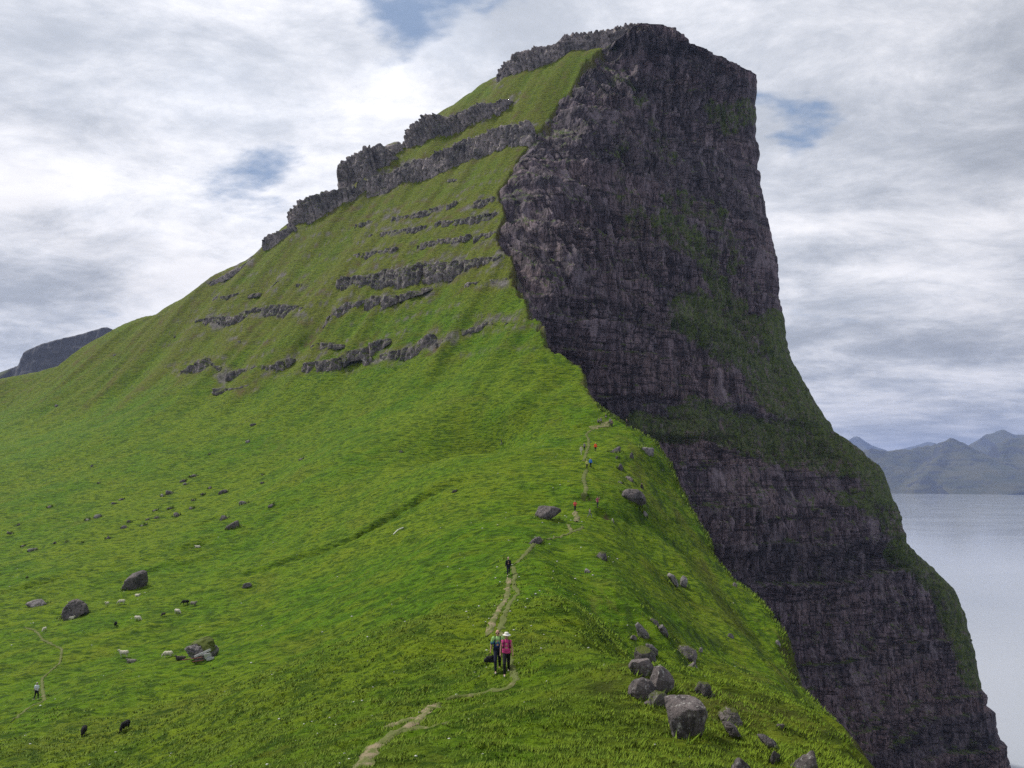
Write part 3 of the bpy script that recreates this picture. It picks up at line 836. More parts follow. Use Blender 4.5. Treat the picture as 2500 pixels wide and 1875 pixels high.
# undercut cave band above the grassy ledge
cave = blob(CPX, CPY, [(1540, 975), (1600, 968), (1680, 972)], 16)
disp -= 5.0 * cave
cave2 = blob(CPX, CPY, [(1590, 1062), (1680, 1068), (1800, 1066)], 9)
disp -= 2.0 * cave2
surf = base + nrm * disp[..., None]
# gradient of the displaced surface says where turf can hold
g_v = np.gradient(surf, axis=0); g_u = np.gradient(surf, axis=1)
n2 = np.cross(g_u, g_v); n2 /= np.maximum(np.linalg.norm(n2, axis=-1, keepdims=True), 1e-6)
n2 *= -np.sign((n2 * view).sum(-1, keepdims=True))
turf = np.clip(veg * 1.15 + 0.55 * vn + 0.10, 0, 1) * sstep(0.12, 0.5, veg + 0.25 * vn) + 0.75 * sstep(0.34, 0.62, n2[..., 2]) * sstep(0.0, 0.3, vn + 0.15)
turf = np.clip(turf, 0, 1) * (1 - cave)
# wrap round the seaward corner and behind the ridge so that it has a back
parts = [surf]; tparts = [turf]
right = surf[:, -1]; outv = []
for k in range(1, 15):
    a = k / 14.0
    ang = a * math.radians(110)
    off = np.array([10 * math.sin(ang), 10 * (1 - math.cos(ang)) + 60 * a * a, -3 * a])
    jag = 1.2 * fbm(surf[:, -1, 2] / 6 + k, np.full(CV, k * 0.6), seed=130, octaves=3)
    p = right + off[None, :] * np.array([1, 1, 1]) + np.stack([jag * 0.7, 0 * jag, 0 * jag], axis=-1)
    if k < 3: p = right + off * 0.5 * np.array([0.3, 1, 1])
    outv.append(p)
left = surf[:, 0]
leftv = [left + np.array([-3.0 * k, 9.0 * k, -1.0 * k]) for k in (3, 2, 1)]
full = np.concatenate([np.stack(leftv, axis=1), surf, np.stack(outv, axis=1)], axis=1)
tfull = np.concatenate([np.repeat(turf[:, :1], 3, axis=1), turf, np.repeat(turf[:, -1:], 14, axis=1)], axis=1)
# summit cap: fold the top row back
heat = full
cliff_mesh = fast_mesh("sea_cliff", heat.reshape(-1, 3), grid_faces(CV, heat.shape[1]), True, {'turf': tfull, 'bed': np.concatenate([np.repeat(cellrand(bi, seed=9)[:, :1], 3, axis=1), cellrand(bi, seed=9), np.repeat(cellrand(bi, seed=9)[:, -1:], 14, axis=1)], axis=1)})

def make_cliff_mat():
    m, nt, b = new_mat("sea_cliff_basalt")
    p = pos_node(nt)
    ps = vec_scale(nt, p, (1, 1, 0.28))
    streak = noise_node(nt, ps, 0.22, 8, 0.62, 0.4)
    blotch = noise_node(nt, p, 0.045, 5, 0.55, 0.6)
    c = mix_node(nt, smooth_node(nt, streak, 0.34, 0.66), (0.084, 0.065, 0.078), (0.222, 0.170, 0.194))
    c = mix_node(nt, smooth_node(nt, blotch, 0.46, 0.66, 0.0, 0.55), c, (0.235, 0.17, 0.168))
    c = mix_node(nt, smooth_node(nt, blotch, 0.30, 0.44, 0.5, 0.0), c, (0.095, 0.092, 0.112))
    bed = attr_node(nt, 'bed')
    c = mix_node(nt, smooth_node(nt, bed, 0.5, 1.0, 0.0, 0.55), c, (0.235, 0.165, 0.165))
    c = mix_node(nt, smooth_node(nt, bed, 0.0, 0.4, 0.55, 0.0), c, (0.085, 0.078, 0.092))
    cr_ = noise_node(nt, vec_scale(nt, p, (1, 1, 0.45)), 0.75, 8, 0.66, 0.6)
    c = mix_node(nt, smooth_node(nt, cr_, 0.36, 0.46, 0.72, 0.0), c, (0.036, 0.031, 0.037))
    vcr = noise_node(nt, vec_scale(nt, p, (1, 1, 0.10)), 0.30, 6, 0.6, 0.9)
    vl = smooth_node(nt, math_node(nt, 'ABSOLUTE', math_node(nt, 'SUBTRACT', vcr, 0.5)), 0.0, 0.045, 0.9, 0.0)
    c = mix_node(nt, vl, c, (0.026, 0.021, 0.027))
    hcr = noise_node(nt, vec_scale(nt, p, (0.045, 0.045, 1)), 0.22, 6, 0.60, 0.25)
    hl = smooth_node(nt, math_node(nt, 'ABSOLUTE', math_node(nt, 'SUBTRACT', hcr, 0.5)), 0.0, 0.030, 0.9, 0.0)
    c = mix_node(nt, hl, c, (0.016, 0.013, 0.017))
    chm = noise_node(nt, vec_scale(nt, p, (1, 1, 0.12)), 0.085, 5, 0.6, 0.8)
    c = mix_node(nt, smooth_node(nt, math_node(nt, 'ABSOLUTE', math_node(nt, 'SUBTRACT', chm, 0.5)), 0.0, 0.03, 0.8, 0.0), c, (0.024, 0.020, 0.025))
    slab = noise_node(nt, vec_scale(nt, p, (1, 1, 0.5)), 0.13, 4, 0.5, 0.8)
    c = mix_node(nt, smooth_node(nt, slab, 0.55, 0.68, 0.0, 0.5), c, (0.30, 0.25, 0.28))
    wh = noise_node(nt, vec_scale(nt, p, (1, 1, 0.35)), 0.9, 6, 0.7, 0.2)
    c = mix_node(nt, smooth_node(nt, wh, 0.64, 0.76, 0.0, 0.55), c, (0.46, 0.43, 0.45))
    t = attr_node(nt, 'turf')
    gn = noise_node(nt, p, 0.35, 7, 0.65, 0.3)
    gk = smooth_node(nt, math_node(nt, 'MULTIPLY_ADD', gn, 0.9, t), 0.62, 1.05)
    gc = mix_node(nt, smooth_node(nt, noise_node(nt, p, 0.8, 6, 0.65, 0.2), 0.36, 0.64), (0.028, 0.054, 0.009), (0.110, 0.155, 0.022))
    gk2 = math_node(nt, 'MULTIPLY', gk, smooth_node(nt, noise_node(nt, vec_scale(nt, p, (1, 1, 0.6)), 0.5, 7, 0.7, 0.3), 0.40, 0.56, 0.06, 0.85))
    solid = smooth_node(nt, t, 0.70, 0.98)
    gk2 = math_node(nt, 'MAXIMUM', gk2, math_node(nt, 'MULTIPLY', solid, smooth_node(nt, gn, 0.34, 0.54, 0.12, 0.82)))
    c = mix_node(nt, gk2, c, gc)
    nt.links.new(c, b.inputs['Base Color'])
    b.inputs['Roughness'].default_value = 0.88
    add_bump(nt, b, math_node(nt, 'MULTIPLY_ADD', cr_, 1.0, streak), 1.0, 1.6)
    return m
CLIFF = make_cliff_mat()
sea_cliff = tag(link("sea_cliff", cliff_mesh, CLIFF), "dark basalt sea cliff of the mountain", kind="structure")

# ------------------------------------------------------------------ sea
m, nt, b = new_mat("sea_water")
p = pos_node(nt)
b.inputs['Base Color'].default_value = (0.32, 0.345, 0.39, 1)
b.inputs['Roughness'].default_value = 0.16
b.inputs['IOR'].default_value = 1.33
b.inputs['Specular IOR Level'].default_value = 0.5
wv = noise_node(nt, vec_scale(nt, p, (0.35, 1.0, 1)), 0.055, 8, 0.6, 0.4)
wv2 = noise_node(nt, vec_scale(nt, p, (0.5, 1.0, 1)), 0.0045, 5, 0.6, 1.2)
nt.links.new(smooth_node(nt, wv2, 0.3, 0.7, 0.09, 0.14), b.inputs['Roughness'])
add_bump(nt, b, wv, 0.05, 1.2)
bm = bmesh.new()
vs_ = [bm.verts.new(v) for v in ((-19000, -6000, 0), (19000, -6000, 0), (19000, 19000, 0), (-19000, 19000, 0))]
bm.faces.new(vs_)
me = bpy.data.meshes.new("sea"); bm.to_mesh(me); bm.free()
sea = tag(link("sea", me, m), "calm pale grey sea", kind="structure")

# ------------------------------------------------------------------ islands across the sound and the mountain behind the left shoulder
def make_far_mat(name, green, rock):
    m, nt, b = new_mat(name)
    p = pos_node(nt)
    n1 = noise_node(nt, vec_scale(nt, p, (1, 1, 2.5)), 0.004, 7, 0.6, 0.3)
    n2 = noise_node(nt, vec_scale(nt, p, (0.15, 0.15, 1)), 0.03, 5, 0.6)
    c = mix_node(nt, smooth_node(nt, n1, 0.38, 0.6), green, (green[0] * 1.5, green[1] * 1.3, green[2] * 1.2))
    z = normal_z(nt)
    k = math_node(nt, 'MULTIPLY_ADD', n2, 0.5, z)
    c = mix_node(nt, smooth_node(nt, k, 0.92, 1.12, 0.9, 0.0), c, rock)
    nt.links.new(c, b.inputs['Base Color'])
    b.inputs['Roughness'].default_value = 0.95
    return m

def far_land(name, label, ridges, slope, xr, yr, step, mat, rough, kind="structure"):
    """ridges: list of polylines (x, y, z); land falls away from them like roofs, cut by gullies"""
    xs = np.arange(xr[0], xr[1] + step, step); ys = np.arange(yr[0], yr[1] + step, step)
    X, Y = np.meshgrid(xs, ys, indexing='ij')
    H = np.full(X.shape, -60.0)
    wx = X + 60 * fbm(X / 500, Y / 500, seed=201, octaves=3); wy = Y + 60 * fbm(X / 500, Y / 500, seed=202, octaves=3)
    for rd in ridges:
        rd = np.array(rd, float)
        d, pos, side = polydist(wx, wy, rd)
        L = np.concatenate([[0], np.cumsum(np.hypot(*np.diff(rd[:, :2], axis=0).T))]); L /= L[-1]
        z = np.interp(pos, L, rd[:, 2])
        H = np.maximum(H, z - slope * d * (1 - 0.22 * sstep(0, 900, d)))
    H += rough * fbm(X / 260, Y / 260, seed=203, octaves=5, gain=0.55) * sstep(-20, 60, H)
    # lava steps
    q = H / 38.0; H = (np.floor(q) + sstep(0.25, 0.75, q - np.floor(q))) * 38.0 * 0.2 + H * 0.8
    me = fast_mesh(name, np.stack([X, Y, H], -1).reshape(-1, 3), grid_faces(len(xs), len(ys)), True)
    return tag(link(name, me, mat), label, kind=kind)

def P(px, py, d): return tuple(at(px, py, d))
far_green = make_far_mat("far_slope", (0.052, 0.056, 0.028), (0.026, 0.026, 0.032))
far_land("island", "long island ridge with a pointed peak across the sound",
         [[P(1750, 1120, 7200), P(2075, 1104, 7250), P(2110, 1097, 7300), P(2226, 1098, 7350), P(2290, 1081, 7250), P(2322, 1069, 7150), P(2345, 1082, 7200), P(2400, 1112, 7500)],
          [P(2322, 1069, 7150), P(2293, 1110, 6900), P(2262, 1150, 6620), P(2235, 1190, 6420)],
          [P(2400, 1112, 7300), P(2430, 1080, 7250), P(2500, 1064, 7200), P(2600, 1050, 7200), P(2750, 1090, 7200)]],
         0.62, (1500, 6300), (6150, 8200), 26, far_green, 42)
far_land("island", "higher dark ridge behind the right end of the island",
         [[P(2340, 1100, 9300), P(2360, 1087, 9200), P(2400, 1060, 9200), P(2420, 1056, 9200), P(2447, 1049, 9200), P(2478, 1061, 9200), P(2510, 1060, 9200), P(2600, 1080, 9200)]],
         0.60, (4700, 7700), (8300, 10200), 40, far_green, 20)
far_land("island", "blue steep-sided peak on the horizon beside the cliff",
         [[P(2052, 1087, 12500), P(2064, 1082, 12500), P(2072, 1072, 12500), P(2086, 1063.5, 12500), P(2096, 1063.5, 12500), P(2108, 1072, 12500), P(2130, 1086, 12500), P(2160, 1098, 12500)]],
         0.7, (4200, 7800), (11200, 13800), 40, far_green, 12)
far_land("island", "low faint hill on the horizon behind the long island",
         [[P(2180, 1100, 14500), P(2225, 1090, 14500), P(2250, 1082, 14500), P(2268, 1077.5, 14500), P(2285, 1082, 14500), P(2330, 1100, 14500)]],
         0.6, (6500, 10500), (13200, 15600), 45, far_green, 10)
left_far = make_far_mat("left_mountain_rock", (0.050, 0.062, 0.034), (0.085, 0.085, 0.105))
def left_mountain():
    prof = np.array([(-260, 1010), (-120, 945), (0, 909), (43, 893), (50, 878), (57, 862), (68, 854), (100, 840), (140, 829), (192, 817), (250, 800), (262, 799), (285, 808), (330, 840), (420, 900)], float)
    n = 420
    px = np.linspace(-260, 420, n); top = np.interp(px, prof[:, 0], prof[:, 1]) + 0.9 * fbm(px / 9, px * 0, seed=210, octaves=3)
    d0 = 1150.0
    rows = 90
    V = np.zeros((n, rows, 3))
    t, e = ray(px, top)
    for j in range(rows):
        f = j / (rows - 1)
        zt = EYE + e * d0
        drop = f * 240
        # crag in the upper part, then grass slope towards us
        cr = np.minimum(drop, 62.0 * sstep(20, 70, px)) ; gr = drop - cr
        yv = d0 - cr * 0.35 - gr * 1.5
        V[:, j, 0] = t * d0 * (1 + 0 * f); V[:, j, 1] = yv; V[:, j, 2] = zt - drop
    ru = fbm(V[..., 0] / 9, V[..., 2] / 40, seed=211, octaves=4) * 2.5 + 1.5 * (cellrand(np.floor(V[..., 2] / 13), seed=4) - 0.5) + 3 * fbm(V[..., 0] / 14, V[..., 2] / 8, seed=212, octaves=3)
    V[..., 1] -= ru * np.linspace(0.2, 1, rows)[None, :] ** 0.3
    back = V[:, :1, :] + np.array([0, 60, -20]); back2 = V[:, :1, :] + np.array([0, 300, -160])
    V = np.concatenate([back2, back, V], axis=1)
    me = fast_mesh("mountain", V.reshape(-1, 3), grid_faces(n, rows + 2), True)
    return tag(link("mountain", me, left_far), "dark flat-topped crag behind the left shoulder of the hill", kind="structure")
left_mountain()

# ------------------------------------------------------------------ haze: sea air round everything
m = bpy.data.materials.new("sea_haze"); m.use_nodes = True
nt = m.node_tree; nt.nodes.clear()
o_ = nt.nodes.new('ShaderNodeOutputMaterial'); pv = nt.nodes.new('ShaderNodeVolumePrincipled')
pv.inputs['Color'].default_value = (0.44, 0.58, 1.0, 1)
pv.inputs['Density'].default_value = 6.6e-5
pv.inputs['Anisotropy'].default_value = 0.1
nt.links.new(pv.outputs[0], o_.inputs['Volume'])
bm = bmesh.new(); bmesh.ops.create_cube(bm, size=1.0)
for v in bm.verts:
    v.co = Vector((v.co.x * 42000, v.co.y * 28000 + 7000, 0)) + Vector((0, 0, 900 if v.co.z > 0 else -70))
me = bpy.data.meshes.new("haze"); bm.to_mesh(me); bm.free()
haze = tag(link("haze", me, m), "thin blue sea haze", kind="stuff")
BAND_ROCK = make_rock_mat("band_rock", 0.74, 0.02, 0.8, True, 0.30, grow=0.8)
CRAG_ROCK = make_rock_mat("crag_rock", 1.15, 0.02, 0.5, True, 0.30)

def rock_band(label, top, bottom, mat, dist=None, seed=0, rag=0.18, step=0.5, cut=0.0, proud=0.9, back=1.0, skirt=0.5):
    top = np.array(top, float); bottom = np.array(bottom, float)
    m = 40
    T = resample(top, m); B = resample(bottom, m)
    hits, ok = ray_hit(B[:, 0], B[:, 1], tps, 150, 470)
    d = hits[:, 1]
    if dist is not None: d = np.full(m, float(dist)); ok[:] = True
    else:
        good = ok & (d < 452)
        if good.sum() < 2: d = np.array([float(plane_d(px, py)) for px, py in B])
        else: d = np.interp(np.arange(m), np.arange(m)[good], d[good])
        # smooth
        d = np.convolve(np.pad(d, 3, mode='edge'), np.ones(7) / 7, mode='valid')
    tb, eb = ray(B[:, 0], B[:, 1]); tt_, et = ray(T[:, 0], T[:, 1])
    base = np.stack([tb * d, d, EYE + eb * d], axis=1)
    # plan line: from the bottom edge; the top stands over it, leaning back a little
    topx = tt_ * (d + 0.6); topz = EYE + et * (d + 0.6)
    L = np.concatenate([[0], np.cumsum(np.hypot(np.diff(base[:, 0]), np.diff(base[:, 1])))])
    n = int(max(24, min(420, L[-1] / step)))
    q = np.linspace(0, L[-1], n)
    I = lambda a: np.interp(q, L, a)
    bx_, by_, bz_ = I(base[:, 0]), I(base[:, 1]), I(base[:, 2])
    tx_, tz_ = I(topx), I(topz)
    h = np.maximum(tz_ - bz_, 0.3) * (1.0 if mat is CRAG_ROCK else 0.82)
    if mat is not CRAG_ROCK: proud = proud * 0.62; rag = rag * 0.6
    else: rag = rag * 0.7
    run = q + 37.0 * seed
    u = q / L[-1]
    ends = sstep(0, 0.035, u) * sstep(1, 0.965, u)
    # blocks of uneven width: each has its own height and set-back
    blk = np.floor(run / (2.7 if mat is CRAG_ROCK else 1.7) + 0.8 * vnoise(run / 6, run * 0 + seed, seed=301))
    blk2 = np.floor(run / (1.15 if mat is CRAG_ROCK else 0.8) + 0.5 * vnoise(run / 3, run * 0 + seed, seed=302))
    hh = h * (1 - rag * cellrand(blk, seed=seed + 1) - 0.5 * rag * cellrand(blk2, seed=seed + 2)) * (0.35 + 0.65 * ends)
    hh += rag * h * 0.35 * vnoise(run / 11, run * 0, seed=seed + 5)
    nv = int(np.clip(np.mean(h) / 0.42, 9, 48))
    vv = np.concatenate([[-skirt], np.linspace(-0.18, 1.0, nv - 1)])
    dirx = np.gradient(bx_); diry = np.gradient(by_); ln = np.hypot(dirx, diry)
    ox = diry / ln; oy = -dirx / ln
    sgn = np.where(ox * -bx_ + oy * -by_ > 0, 1, -1); ox *= sgn; oy *= sgn
    V = np.zeros((n, nv + 5, 3)); tur = np.zeros((n, nv + 5))
    gap = sstep(-0.30, -0.10, fbm(run / 8, run * 0 + 3.3, seed=seed + 7, octaves=3) + 0.32 - 0.6 * cut) * (1.0 if mat is CRAG_ROCK else sstep(-0.42, -0.30, fbm(run / 2.6, run * 0 + 9.3, seed=seed + 17, octaves=2)))
    for j, v in enumerate(vv):
        z = bz_ + hh * v
        r = np.array(run)
        bh = np.floor(z / 2.1 + cellrand(blk, seed=seed + 3) * 5)
        o = proud * (0.9 * (cellrand(blk, bh, seed=seed + 4) - 0.5) + 0.7 * (cellrand(blk2, np.floor(z / 1.2), seed=seed + 6) - 0.5))
        o = o + proud * 0.9 * fbm(r / 2.2, z / 3.0, seed=seed + 8, octaves=4, gain=0.6)
        o = o + proud * 1.3 * (np.minimum(np.abs(vnoise(r / 2.6, z / 18, seed=seed + 9)), 0.3) / 0.3 - 0.6)
        o = o + proud * 0.7 - 0.16 * np.maximum(v, 0) * hh - (1 - ends) * 1.2 - (1 - gap) * (1.6 + 0.5 * hh)
        if mat is not CRAG_ROCK:      # turf tongues hang over the face, so rock shows only in patches
            pat = fbm(r / 3.1, z / 2.2, seed=seed + 21, octaves=3)
            o = o - 0.05 - 1.0 * sstep(0.05, 0.24, pat) * (0.35 + 0.65 * max(0.0, v)) - 0.25 * np.maximum(v, 0) * hh
        f = np.clip(v, 0, 1)
        V[:, j, 0] = bx_ + (tx_ - bx_) * f + ox * o
        V[:, j, 1] = by_ + oy * o
        V[:, j, 2] = z
    # turf lid running back into the slope
    for k, (b_, dz) in enumerate(((0.5, 0.15), (1.4, 0.25), (3.0, 0.3), (6.0, 0.0), (10.0, -2.5))):
        b_ *= back
        V[:, nv + k, 0] = V[:, nv - 1, 0] - ox * b_ + 0.2 * vnoise(run / 1.5, run * 0 + k, seed=seed + 11)
        V[:, nv + k, 1] = V[:, nv - 1, 1] - oy * b_
        V[:, nv + k, 2] = V[:, nv - 1, 2] + dz + 0.25 * vnoise(run / 1.7, run * 0 + k, seed=seed + 12)
    me = fast_mesh("rock_band", V.reshape(-1, 3), grid_faces(n, nv + 5), False)
    o = link("rock_band", me, mat, hillside)
    o["label"] = label
    return o


for i_, (lb, tp, bt, mt, kw) in enumerate(BANDS):
    rock_band(lb, tp, bt, CRAG_ROCK if mt == 'CRAG' else BAND_ROCK, seed=(i_ + 2) * 13, **kw)
# ------------------------------------------------------------------ boulders
FEET = []
BOULDER = make_rock_mat("boulder_stone", 0.52, 0.02, 0.7, False, 1.7, obj=True)
BOULDER_PALE = make_rock_mat("boulder_lichen", 0.9, 0.0, 0.9, False, 2.2, obj=True)
BOULDER_TURF = make_rock_mat("boulder_turf_top", 0.75, 0.015, 0.35, True, 1.4, obj=True)

_ico = {}
def ico(sub):
    if sub not in _ico:
        bm = bmesh.new(); bmesh.ops.create_icosphere(bm, subdivisions=sub, radius=1.0)
        v = np.array([x.co[:] for x in bm.verts]); f = np.array([[w.index for w in x.verts] for x in bm.faces])
        bm.free(); _ico[sub] = (v / np.linalg.norm(v, axis=1, keepdims=True), f)
    return _ico[sub]

def boulder_mesh(size, seed, sub=4, facets=11, soft=9.0, rough=0.07):
    """angular stone: the inside of a set of random planes, edges a little worn"""
    rng = np.random.RandomState(seed)
    v, f = ico(sub)
    n = rng.normal(size=(facets, 3)); n /= np.linalg.norm(n, axis=1, keepdims=True)
    n = np.concatenate([n, -n[:4] + 0.3 * rng.normal(size=(4, 3)), [[0, 0, -1.0]]]); n /= np.linalg.norm(n, axis=1, keepdims=True)
    off = rng.uniform(0.62, 0.98, len(n)); off[-1] = 0.5
    c = v @ n.T
    r = off[None] / np.maximum(c, 0.05)
    r = -np.log(np.exp(-soft * np.minimum(r, 4)).sum(1)) / soft
    P_ = v * r[:, None]
    s = 3.0
    k = fbm(P_[:, 0] * 1.7 + seed, P_[:, 1] * 1.7, P_[:, 2] * 1.7, seed=seed, octaves=5, gain=0.55)
    k2 = np.abs(vnoise(P_[:, 0] * 1.1 + seed, P_[:, 1] * 1.1, P_[:, 2] * 2.2, seed=seed + 3))
    P_ = P_ * (1 + rough * 1.8 * k[:, None] - 0.10 * (1 - np.minimum(k2, 0.12) / 0.12)[:, None] * rough / 0.07)
    lo = P_.min(0); hi = P_.max(0); P_ = (P_ - (lo + hi) / 2) / ((hi - lo) / 2)
    P_ = P_ * np.array(size) / 2
    return fast_mesh("boulder", P_, f, True)

def ground(px, py):
    h, ok = ray_hit_fine([px], [py])
    return h[0]
def hill_mid(x, y): return hill(x, y, 0.35)

def boulder(px, py, w, h, label, mat=None, seed=None, deep=0.8, sink=0.75, group=None, sub=4, tilt=0.0, yaw=None, cat="boulder", name="boulder", facets=11, rough=0.07):
    """px, py: middle of the foot of the stone in the photograph; w, h: its width and height there"""
    g = ground(px, py)
    k = g[1] / FPX
    W, Hh = w * k * 1.08, h * k * 0.85
    seed = seed if seed is not None else int(px * 7 + py) % 9999
    rng = np.random.RandomState(seed)
    full = Hh * (1 + sink)
    me = boulder_mesh((W, W * deep, full), seed, sub, facets, rough=rough)
    o = link(name, me, mat or BOULDER)
    o.location = (g[0], g[1] + W * deep * 0.25, g[2] + full / 2 - sink * Hh)
    o.rotation_euler = (0, tilt, rng.uniform(-0.25, 0.25) if yaw is None else yaw)
    tag(o, label, cat, group)
    FEET.append((g[0], g[1] + W * deep * 0.25, W * 0.5, W * deep * 0.5, Hh))
    return o

def shaped_boulder(poly, label, mat=None, seed=1, deep=0.8, foot=None, sub=5, planes=9, cut=0.80, rough=0.05, sink=0.0, cat="boulder"):
    """a stone whose face follows the outline seen in the photograph, with real depth and its own facets"""
    P2 = np.array(poly, float)
    cx0, cy0 = (P2[:, 0].min() + P2[:, 0].max()) / 2, (P2[:, 1].min() + P2[:, 1].max()) / 2
    if foot is None: foot = (cx0, P2[:, 1].max())
    g = ground(*foot)
    k = g[1] / FPX
    k *= 1.04
    X = (P2[:, 0] - cx0) * k; Zp = -(P2[:, 1] - cy0) * k
    W = X.max() - X.min(); Hh = Zp.max() - Zp.min()
    Zp = np.where(Zp < 0, Zp * 1.5, Zp); X = np.where(Zp < -0.25 * Hh, X * 1.1, X)       # the foot is buried in the turf
    v, f = ico(sub)
    ang = np.arctan2(v[:, 2], v[:, 0])
    # radial function of the outline polygon
    R = np.full(len(v), 1e9); n = len(X)
    ca, sa = np.cos(ang), np.sin(ang)
    for i in range(n):
        ax_, az_, bx2, bz2 = X[i], Zp[i], X[(i + 1) % n], Zp[(i + 1) % n]
        ex, ez = bx2 - ax_, bz2 - az_
        den = ca * ez - sa * ex
        with np.errstate(divide='ignore', invalid='ignore'):
            t = (ax_ * ez - az_ * ex) / den
            u = (ax_ * sa - az_ * ca) / den
        okk = (t > 0) & (u >= -1e-6) & (u <= 1 + 1e-6)
        R = np.where(okk & (t < R), t, R)
    R = np.where(R > 1e8, np.median(R), R)
    rad = np.hypot(v[:, 0], v[:, 2])
    D = W * deep / 2
    P3 = np.stack([R * ca * rad ** 0.55, D * np.sign(v[:, 1]) * np.abs(v[:, 1]) ** 0.8, R * sa * rad ** 0.55], 1)
    rng = np.random.RandomState(seed)
    for i in range(planes):
        nn = rng.normal(size=3); nn[1] = -abs(nn[1]) - 0.25; nn /= np.linalg.norm(nn)
        dd = P3 @ nn; lim = cut * rng.uniform(0.85, 1.05) * dd.max()
        P3 = P3 - np.maximum(dd - lim, 0)[:, None] * nn * 0.92
    q = P3 / max(W, Hh) * 3.2
    kk = fbm(q[:, 0] + seed, q[:, 1], q[:, 2], seed=seed, octaves=5, gain=0.55)
    crk = np.abs(vnoise(q[:, 0] * 0.8 + seed, q[:, 1] * 0.8, q[:, 2] * 1.3, seed=seed + 3))
    P3 = P3 * (1 + rough * 1.6 * kk - rough * 1.2 * (1 - np.minimum(crk, 0.1) / 0.1))[:, None]
    me = fast_mesh("boulder", P3, f, True)
    o = link("boulder", me, mat or BOULDER)
    c3 = at(cx0, cy0 + 0.04 * (P2[:, 1].max() - P2[:, 1].min()), g[1] + D * 0.35)
    o.location = (c3[0], c3[1], c3[2] - sink - 0.07 * Hh)
    FEET.append((c3[0], c3[1], W * 0.5, D, Hh))
    return tag(o, label, cat)
def z5(*pts): return [(1400 + x / 3.16, 1350 + y / 3.16) for x, y in pts]
def z6(*pts): return [(1150 + x / 4.148, 1150 + y / 4.148) for x, y in pts]
def z7(*pts): return [(x / 2.654, 1250 + y / 2.654) for x, y in pts]
# ridge
shaped_boulder(z6((640, 480), (645, 430), (690, 345), (720, 335), (830, 345), (890, 365), (925, 395), (860, 425), (760, 465), (690, 485)), "long flat-topped grey boulder left of the path below the red hiker", seed=41, deep=0.55)
boulder(1302, 1327, 42, 15, "low slab-like grey stone beside the path above the black-clad walker", BOULDER, deep=0.5, tilt=-0.28, sub=4)
shaped_boulder(z6((1515, 235), (1540, 190), (1590, 168), (1680, 172), (1730, 205), (1765, 250), (1755, 290), (1690, 305), (1600, 300), (1560, 280)), "big rounded pale grey boulder with a person sitting on top", seed=19, deep=0.8, planes=6)
boulder(1552, 1227, 24, 8, "pale flat slab at the foot of the boulder with the sitting person", BOULDER_PALE, deep=0.6)
boulder(1468, 1364, 27, 20, "small dark stone in a hollow right of the path", BOULDER_TURF)
boulder(1435, 1398, 15, 11, "small lichen-spotted stone just below the dark stone in the hollow", BOULDER_PALE)
boulder(1574, 1258, 15, 12, "small white-flecked stone right of the two bare soil hollows", BOULDER_PALE)
boulder(1497, 1276, 9, 12, "narrow white stone below the bare soil hollow", BOULDER_PALE)
boulder(1537, 1173, 20, 13, "flat grey stone above the boulder with the sitting person", BOULDER)
boulder(1501, 1105, 39, 20, "broad grey boulder on the grass below the top of the ridge", BOULDER, seed=77, facets=9)
boulder(1515, 1147, 17, 18, "upright angular stone on the right of the ridge", BOULDER)
boulder(1542, 1118, 10, 17, "narrow standing stone between the ridge boulders", BOULDER)
boulder(1580, 1107, 34, 18, "lichen-white outcrop of stones near the cliff edge", BOULDER_PALE, seed=5)
boulder(1507, 1119, 9, 7, "tiny grey stone between the ridge boulders", BOULDER, sub=3)
boulder(1515, 1180, 14, 6, "sunken flat stone left of the flat grey stone", BOULDER, sub=3)
# sea-facing slope
shaped_boulder(z5((725, 165), (740, 145), (775, 160), (815, 225), (815, 255), (790, 240), (750, 200)), "left half of the split lichen-covered rock near the cliff edge", BOULDER_PALE, 8, 0.8, sub=4)
shaped_boulder(z5((822, 235), (830, 185), (850, 160), (878, 170), (882, 210), (870, 262), (840, 262)), "right half of the split lichen-covered rock near the cliff edge", BOULDER_PALE, 12, 0.8, sub=4)
boulder(1794, 1432, 13, 12, "round dark stone on the very edge of the cliff", BOULDER_TURF)
shaped_boulder(z5((480, 545), (500, 522), (535, 555), (578, 600), (575, 645), (540, 652), (505, 615)), "tall lichen-white rock, topmost of the boulder pile", BOULDER_PALE, 15, 0.9, planes=8, rough=0.10)
shaped_boulder(z5((658, 565), (688, 545), (718, 578), (732, 630), (702, 636), (672, 600)), "narrow speckled rock right of the topmost boulders", BOULDER_PALE, 16, 0.9, planes=8, rough=0.10)
boulder(1597, 1522, 24, 14, "turf-covered stone above the speckled rocks", BOULDER_TURF, seed=17)
boulder(1545, 1560, 22, 12, "brown-edged stone left of the lichen-white rocks", BOULDER_TURF, seed=18)
shaped_boulder(z5((475, 760), (490, 725), (530, 708), (580, 722), (620, 760), (625, 800), (590, 825), (520, 812), (485, 795)), "round dark boulder capped with brown turf, upper in the pile", BOULDER_TURF, 21, 0.9, planes=4)
shaped_boulder(z5((805, 735), (830, 705), (880, 705), (935, 730), (948, 770), (925, 812), (880, 822), (840, 790)), "round dark boulder standing alone right of the pile", BOULDER_TURF, 22, 0.9, planes=4)
shaped_boulder(z5((430, 860), (455, 820), (520, 815), (580, 808), (610, 850), (625, 890), (590, 950), (560, 958), (480, 925)), "grey angular boulder on the left of the pile", BOULDER, 23, 0.9, planes=10, cut=0.72)
shaped_boulder(z5((600, 930), (630, 860), (690, 855), (740, 890), (775, 950), (760, 1040), (720, 1085), (640, 1090), (605, 1030)), "tall dark grey boulder in the middle of the pile", BOULDER, 24, 0.9, planes=10, cut=0.74)
